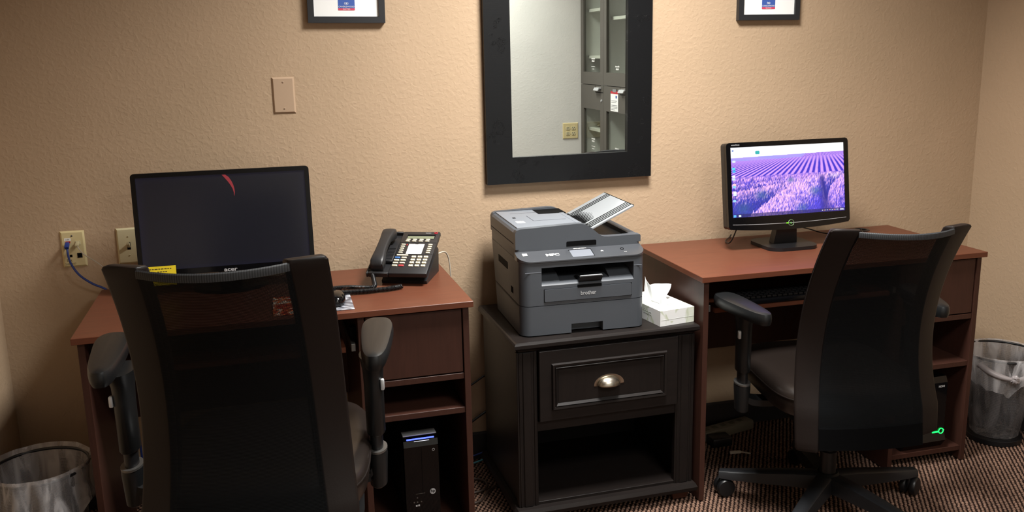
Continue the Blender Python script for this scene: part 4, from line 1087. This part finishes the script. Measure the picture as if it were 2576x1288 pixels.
bm = bmesh.new(); bx(bm, .0440, .0585, -.0064, -.005, .0285, .0440); jk = obj('jack', bm, M['blackwall'], t); obj('jack_hole', box(.0465, .0560, -.0066, -.006, .0315, .0415), M['dark'], jk)
obj('open_hole', box(.0220, .0295, -.0058, -.005, .0315, .0400), M['dark'], t)
text('lettering', 'Ext', .012, M['inktext'], t, (.0195, -.0056, .0215), ext=.0001); text('lettering', '218 7507', .0085, M['inktext'], t, (.022, -.0056, .0098), ext=.0001)
# cables plugged into the plate
def cable(name, label, pts, r, m, sub=8, plug=None, group=None):
    t = thing(name, label, 'cable', tuple(pts[0]), 0, group); bm = bmesh.new()
    o0 = Vector(pts[0]); tube(bm, [p-o0 for p in smooth_path(pts, sub)], r, 8); obj('cord', bm, m, t, smooth=60)
    if plug:
        bm = bmesh.new(); bx(bm, -plug[0], plug[0], -.012, .012, -plug[1], plug[1], .002, 2)
        bmesh.ops.transform(bm, matrix=Matrix.Rotation(plug[2], 4, 'X'), verts=bm.verts); obj('plug', bm, plug[3], t, smooth=40)
    return t
cable('network_cable', 'blue network cable plugged into the yellowed data plate', [(-.6535, -.0205, .896), (-.650, -.036, .868), (-.642, -.044, .840), (-.622, -.048, .806), (-.590, -.042, .775), (-.550, -.036, .748), (-.525, -.034, .70), (-.51, -.034, .5), (-.505, -.03, .12)], .0034, M['blue'], plug=(.0062, .0055, .5, M['blue']))
cable('telephone_cable', 'thin white cord plugged into the yellowed data plate', [(-.624, -.020, .898), (-.619, -.034, .889), (-.603, -.040, .868), (-.570, -.042, .842), (-.535, -.042, .808), (-.48, -.04, .76), (-.44, -.036, .66), (-.43, -.03, .12)], .0019, M['whitecord'], plug=(.0055, .0042, .35, M['ivorylight']))
cable('telephone_cable', 'white line cord curving down behind the office phone', [(.462, -.165, .802), (.500, -.10, .802), (.530, -.060, .792), (.545, -.042, .74), (.548, -.030, .6), (.546, -.028, .12)], .0024, M['whitecord'])
cable('power_cable', 'thin black cable crossing the wall gap beside the cabinet, upper one', [(.545, -.025, .285), (.60, -.020, .288), (.66, -.020, .322), (.75, -.02, .36)], .0035, M['black'])
cable('power_cable', 'thin black cable crossing the wall gap beside the cabinet, lower one', [(.545, -.025, .128), (.60, -.020, .148), (.66, -.020, .184), (.76, -.02, .23)], .0045, M['black'])
cable('network_cable', 'pale cyan cable low in the gap beside the cabinet', [(.54, -.055, .0045), (.60, -.060, .010), (.66, -.055, .022), (.75, -.04, .03)], .0032, M['cyan'])
cable('network_cable', 'blue cable behind the pale cyan one in the gap beside the cabinet', [(.54, -.030, .012), (.60, -.030, .022), (.66, -.028, .034), (.75, -.03, .04)], .0032, M['blue'])
cable('floor_cable', 'brown cable looping on the carpet between desk and cabinet', [(.535, -.19, .005), (.575, -.17, .005), (.612, -.20, .005), (.605, -.25, .005), (.565, -.27, .005), (.53, -.265, .005)], .0042, M['brownwire'])
cable('floor_cable', 'brown cable running out from under the left desk across the carpet', [(.53, -.345, .005), (.57, -.33, .005), (.61, -.27, .005), (.655, -.24, .005), (.72, -.26, .005)], .0042, M['brownwire'])
cable('monitor_cable', 'thin black cable under the left end of the lavender monitor', [(1.58, -.165, .87), (1.560, -.155, .80), (1.545, -.150, .771), (1.555, -.10, .767), (1.60, -.045, .767), (1.62, -.020, .770), (1.622, -.009, .762), (1.622, -.008, .74)], .0024, M['black'])
cable('monitor_cable', 'thin black cable lying on the desk behind the lavender monitor', [(1.80, -.16, .84), (1.86, -.085, .80), (1.92, -.070, .780), (1.965, -.10, .767), (2.02, -.145, .767), (2.09, -.145, .767), (2.128, -.09, .767)], .0022, M['black'])

# ================================================================ UNDER THE RIGHT DESK
ps = thing('power_strip', 'ivory power strip on the carpet under the right desk', 'power strip', (1.585, -.075, 0.0005), .25)
bm = bmesh.new(); bx(bm, -.13, .13, -.026, .026, 0, .038, .006, 2); obj('housing', bm, mat('dusty_ivory', lin(128, 123, 108), .5), ps, smooth=40)
for k in range(5): obj('socket', box(-.10+k*.042, -.078+k*.042, -.010, .010, .0378, .0386), mat('dusty_socket', lin(100, 96, 84), .6), ps)
ap = obj('power_adapter', box(1.485, 1.565, -.185, -.125, .001, .035, .005, 2), M['black']); tag(ap, 'black power adapter block lying before the ivory power strip', 'adapter'); ap.data.shade_smooth(); ap.data.set_sharp_from_angle(angle=.7)
wc = thing('cable_connector', 'small white cable connector lying on the carpet under the right desk', 'connector', (1.545, -.255, .0055), -.15)
obj('plug_body', box(-.028, .014, -.005, .005, 0, .010, .002, 2), M['whitecord'], wc)
bm = bmesh.new(); tube(bm, smooth_path([(.012, 0, .005), (.03, -.008, .004), (.045, -.016, .003)], 5), .003, 8); obj('cord_end', bm, M['whitecord'], wc)

# ================================================================ WASTE BINS
GLIN = mat('gathered_liner', lin(150, 142, 142), .4)
def bin_(label, loc, rt, rb, h, style):
    t = thing('waste_bin', label, 'waste bin', loc, 0, 'black wire mesh waste bins')
    me = bpy.data.meshes.new('wall'); n = 48; V = []; F = []; UV = []; ny = 6
    for j in range(ny+1):
        z = h*j/ny; r = rb+(rt-rb)*j/ny
        for i in range(n+1): V.append((r*math.cos(2*PI*i/n), r*math.sin(2*PI*i/n), z+.004)); UV.append((i/n*.8, z))
    for j in range(ny):
        for i in range(n): F.append((j*(n+1)+i, j*(n+1)+i+1, (j+1)*(n+1)+i+1, (j+1)*(n+1)+i))
    me.from_pydata(V, [], F); ul = me.uv_layers.new(name='UVMap')
    for l in me.loops: ul.data[l.index].uv = UV[l.vertex_index]
    obj('mesh_wall', me, M['binmesh'], t, smooth=60)
    bm = bmesh.new(); tube(bm, [(rt*math.cos(2*PI*i/n), rt*math.sin(2*PI*i/n), h+.004) for i in range(n+1)], .0045, 8); obj('rim', bm, M['black'], t, smooth=60)
    bm = bmesh.new(); lathe(bm, [(rb-.002, .0005), (rb+.003, .001), (rb+.004, .018), (rb, .020)], 40); obj('base_ring', bm, M['black'], t, smooth=40)
    rs = np.random.RandomState(3 if style else 5)
    me = bpy.data.meshes.new('liner'); V = []; F = []; n = 72
    rows = [(rb-.010, .022), (rb-.006, .05), (rb+(rt-rb)*.4-.008, h*.4), (rb+(rt-rb)*.7-.006, h*.7), (rt-.005, h*.97), (rt+.002, h+.010), (rt+.007, h+.004)]
    if style: rows += [(rt+.009, h-.035), (rt+.010, h-.075), (rt+.007, h-.10)]
    else: rows += [(rt+.010, h-.03), (rt+.016, h-.07), (rt+.019, h-.105)]
    ph1 = rs.rand(6)*6
    if not style: rows[5] = (rt+.006, h+.017); rows[6] = (rt+.013, h+.008)
    for k, (r, z) in enumerate(rows):
        for i in range(n):
            a = 2*PI*i/n
            wv = sum(math.sin(a*f+p)*am for f, p, am in zip((5, 9, 14, 21), ph1, (.004, .0035, .0025, .002)))*(.6+.25*max(0, k-3) if k not in (5,) else .25)
            rr = r+wv*(1 if k > 4 else .5); zz = z+(math.sin(a*3+ph1[4])*.012+wv*1.5 if k >= len(rows)-2 else 0)
            if not style and k > 6: rr += .030*max(0, -math.sin(a+.35))**2*(k-6)/3; zz -= .02*max(0, -math.sin(a+.35))*(k-6)/3
            V.append((rr*math.cos(a), rr*math.sin(a), zz+.004))
    for k in range(len(rows)-1):
        for i in range(n): F.append((k*n+i, k*n+(i+1) % n, (k+1)*n+(i+1) % n, (k+1)*n+i))
    F.append(tuple(range(n))[::-1])
    me.from_pydata(V, [], F); ln = obj('liner', me, M['liner'], t, 'translucent plastic liner', 60)
    if style:   # knot and its drawn-in folds
        bm = bmesh.new(); a0 = math.radians(248); kx, ky = (rt+.008)*math.cos(a0), (rt+.008)*math.sin(a0)
        bmesh.ops.create_icosphere(bm, subdivisions=3, radius=.016, matrix=Matrix.Translation((kx, ky, h-.055)))
        for v in bm.verts: v.co += Vector((rs.rand()-.5, rs.rand()-.5, rs.rand()-.5))*.006
        for da in (-.9, .9):
            P = []; rr_ = []
            for i in range(9):
                f = i/8; a = a0+da*f; r = rt-.004+.012*(1-f)+.008*f; P.append((r*math.cos(a), r*math.sin(a), h-.055+.030*f*f+.008*f)); rr_.append(.006+.006*math.sin(f*2.2))
            tube(bm, P, rr_, 9)
        obj('liner_knot', bm, GLIN, t, 'gathered knot of the liner', 60)
    return t
bin_('black mesh waste bin with a knotted clear liner beside the right desk', (2.535, -.395, 0), .130, .092, .331, True)
bin_('black mesh waste bin with a loose flaring clear liner beside the left desk', (-.705, -.440, 0), .128, .100, .352, False)

# ================================================================ BEHIND THE CAMERA (seen in the mirror)
t = thing('power_outlet', 'ivory double-gang power outlet plate reflected in the mirror', 'outlet', (2.073, YF+.0002, .888))
bm = bmesh.new(); w_, h_ = .117, .1145
loft(bm, [[(-w_/2, 0, -h_/2), (w_/2, 0, -h_/2), (w_/2, 0, h_/2), (-w_/2, 0, h_/2)], [(-w_/2, .0015, -h_/2), (w_/2, .0015, -h_/2), (w_/2, .0015, h_/2), (-w_/2, .0015, h_/2)], [(-w_/2+.004, .006, -h_/2+.004), (w_/2-.004, .006, -h_/2+.004), (w_/2-.004, .006, h_/2-.004), (-w_/2+.004, .006, h_/2-.004)]])
obj('plate', bm, M['ivory'], t)
for x in (-.021, .021):
    for z in (-.019, .019):
        bm = bmesh.new(); prism(bm, [(x+.0165*math.cos(a), z+max(-.0125, min(.0125, .0165*math.sin(a)))) for a in [2*PI*i/24 for i in range(24)]], 'y', .0055, .0085); s_ = obj('socket', bm, M['ivorylight'], t)
        for dx in (-.006, .006): obj('slot', box(x+dx-.0014, x+dx+.0014, .0084, .0090, z-.001, z+.008), M['dark'], s_)
        bm = bmesh.new(); lathe(bm, [(.003, 0), (.003, .0008)], 12, Matrix.Translation((x, .0090, z-.0065)) @ Matrix.Rotation(PI/2, 4, 'X')); obj('ground_hole', bm, M['dark'], s_)
# tall glazed cabinet
XC = 2.153
gc = thing('display_cabinet', 'tall charcoal cabinet with glass doors reflected in the mirror', 'cabinet', (XC, YF+.003, 0))
GH, DWd, ND, dep = 2.05, .462, 2, XR-XC-.012
g_, gi = M['cabgrey'], M['cabin']
LC = ND*DWd+.012
for y in (0, LC-.018): obj('side_panel', box(.022, dep, y, y+.018, .0, GH), g_, gc)
obj('centre_panel', box(.022, dep, LC/2-.009, LC/2+.009, .08, GH-.02), gi, gc)
obj('back_panel', box(dep-.012, dep, .018, LC-.018, .08, GH), gi, gc)
for y in (.018, LC-.0205): obj('lining_panel', box(.024, dep-.012, y, y+.0025, .08, GH-.02), gi, gc)
obj('top_panel', box(.022, dep, .018, LC-.018, GH-.02, GH), g_, gc); obj('plinth', box(.03, dep, .018, LC-.018, 0, .08), g_, gc)
for i, y in enumerate((.020, LC/2+.009)):
    for z in ((.42, .892, 1.40, 1.72) if i == 0 else (.30, .752, 1.20, 1.65)): obj('shelf', box(.05, dep-.012, y+.002, y+.002+LC/2-.033, z, z+.020), mat('white_shelf', lin(232, 230, 222), .5), gc)
    for z in np.arange(.55, 1.95, .032):
        pass
ZSPL = 1.222
hole_me = bpy.data.meshes.new('pin'); b_ = bmesh.new(); lathe(b_, [(.0028, 0), (.0028, .001)], 8, Matrix.Rotation(PI/2, 4, 'Y')); b_.to_mesh(hole_me); b_.free(); hole_me.materials.append(M['dark'])
for i, y0 in enumerate((.006, .006+DWd)):
    for lower in (0, 1):
        z0, z1 = (ZSPL+.002, GH-.004) if not lower else (.085, ZSPL-.002)
        dn = obj('glass_door', box(0, .020, y0+.0015, y0+.058, z0, z1), g_, gc)      # hinge stile carries the rest
        top = .06 if not lower else .165; bot = .085 if not lower else .09
        obj('door_stile', box(0, .020, y0+DWd-.060, y0+DWd-.0015, z0, z1), g_, dn)
        obj('door_rail', box(0, .020, y0+.058, y0+DWd-.060, z1-top, z1), g_, dn); obj('door_rail', box(0, .020, y0+.058, y0+DWd-.060, z0, z0+bot), g_, dn)
        obj('glass_pane', box(.008, .012, y0+.056, y0+DWd-.058, z0+bot-.002, z1-top+.002), M['glass'], dn)
        if lower:
            obj('latch_recess', box(-.0008, .004, y0+DWd-.150, y0+DWd-.0015, z1-.044, z1), g_, dn)
            obj('latch_line', box(-.0012, .0, y0+DWd-.150, y0+DWd-.004, z1-.048, z1-.043), M['dark'], dn); obj('latch_line', box(-.0012, .0, y0+DWd-.153, y0+DWd-.149, z1-.048, z1), M['dark'], dn)
            bm = bmesh.new(); prism(bm, [(-.001, 0), (-.018, -.002), (-.028, -.020), (-.024, -.022), (-.014, -.008), (-.001, -.008)], 'y', -.045, .045); h__ = obj('handle', bm, M['silver'], dn); h__.location = (0, y0+DWd-.085, z1-.012)
            if i == 0:
                bm = bmesh.new(); lathe(bm, [(.008, 0), (.008, .006)], 16, Matrix.Translation((0, y0+DWd-.030, z1-.100)) @ Matrix.Rotation(-PI/2, 4, 'Y')); obj('lock', bm, M['silver'], dn)
        obj('door_gap', box(.003, .006, y0+.058, y0+DWd-.060, z0-.003, z0-.0005), M['dark'], dn)
        # small white lettering on the glass
        zc = (1.395 if i == 0 else 1.345) if not lower else (.842 if i == 0 else .815)
        for k, (l, hgt) in enumerate(((.070, .010), (.052, .012), (.0, 0), (.072, .005), (.05, .005))):
            if l == 0: continue
            yy = y0+DWd*.52-l/2; bm = bmesh.new(); y = yy
            while y < yy+l: ww = random.uniform(.003, .006); bx(bm, .0072, .0080, y, min(yy+l, y+ww), zc-k*.017, zc-k*.017+hgt*random.uniform(.7, 1)); y += ww+.0025
            obj('glass_print', bm, M['white'], dn)
for y in (.024, LC/2+.012):
    for z in np.arange(.60, 1.95, .064):
        o = bpy.data.objects.new('pin_hole', hole_me); C.objects.link(o); o.parent = gc; o.location = (dep-.0135, y+.13, z)
# notice hanging on the second lower door
nt = thing('hanging_notice', 'white notice card with a red top hanging on the charcoal cabinet', 'notice', (XC-.0015, YF+.003+.006+DWd+.215, 0))
obj('card', box(-.0014, -.0004, -.068, .068, 1.062, 1.188), M['paper'], nt); obj('red_header', box(-.0018, -.0012, -.068, .068, 1.175, 1.192), M['red'], nt)
obj('tape', box(-.0022, -.0006, -.030, .030, 1.186, 1.206), M['docgrey'], nt)
obj('emblem', box(-.0018, -.0013, .022, .048, 1.148, 1.164), M['logoblue'], nt)
for k in range(7):
    l = (.10, .09, .0, .11, .11, .11, .07)[k]
    if l: obj('printed_line', box(-.0018, -.0013, -.055, -.055+l, 1.128-k*.0095, 1.1315-k*.0095), M['docgrey'], nt)
# goods in the cabinet
def carafe(label, x, y, z, s=1):
    t = thing('kitchen_jar', label, 'jar', (x, y, z)); bm = bmesh.new(); lathe(bm, [(.05*s, 0), (.062*s, .01*s), (.066*s, .08*s), (.05*s, .13*s), (.045*s, .14*s)], 24); obj('jar_body', bm, M['black'], t, smooth=40)
    bm = bmesh.new(); lathe(bm, [(.047*s, .14*s), (.047*s, .16*s), (.012*s, .17*s), (.012*s, .185*s)], 20); obj('lid', bm, M['steel'], t, smooth=40)
    bm = bmesh.new(); tube(bm, smooth_path([(0, -.06*s, .11*s), (0, -.10*s, .10*s), (0, -.10*s, .04*s), (0, -.064*s, .03*s)], 6), .007*s, 8); obj('jar_handle', bm, M['black'], t, smooth=40)
ys = YF+.003+.006+DWd
carafe('dark handled jar on the upper shelf of the charcoal cabinet', XC+.20, ys+.33, 1.6705, 1.0)
carafe('dark handled jar on the middle shelf of the charcoal cabinet', XC+.18, ys+.28, 1.2205, 1.1)
bxk = thing('small_carton', 'small black carton with a white label in the charcoal cabinet', 'carton', (XC+.16, ys+.30, .7725), .1)
obj('carton_body', box(-.05, .05, -.06, .06, 0, .085, .002, 1), M['black'], bxk); obj('carton_label', box(-.0508, -.05, -.045, .045, .02, .06), M['white'], bxk)
tr = thing('copper_tray', 'small copper tray on a shelf of the charcoal cabinet', 'tray', (XC+.18, YF+.23, .9125))
bm = bmesh.new(); lathe(bm, [(.05, 0), (.078, .003), (.088, .018), (.090, .018), (.080, .001), (.03, .0015)], 28); obj('tray_dish', bm, mat('copper', lin(190, 120, 80), .35, .8), tr, smooth=40)
bm = bmesh.new(); tube(bm, smooth_path([(-.08, 0, .016), (-.11, 0, .03), (-.135, 0, .03)], 5), .006, 8); obj('tray_handle', bm, M['metal'], tr, smooth=40)
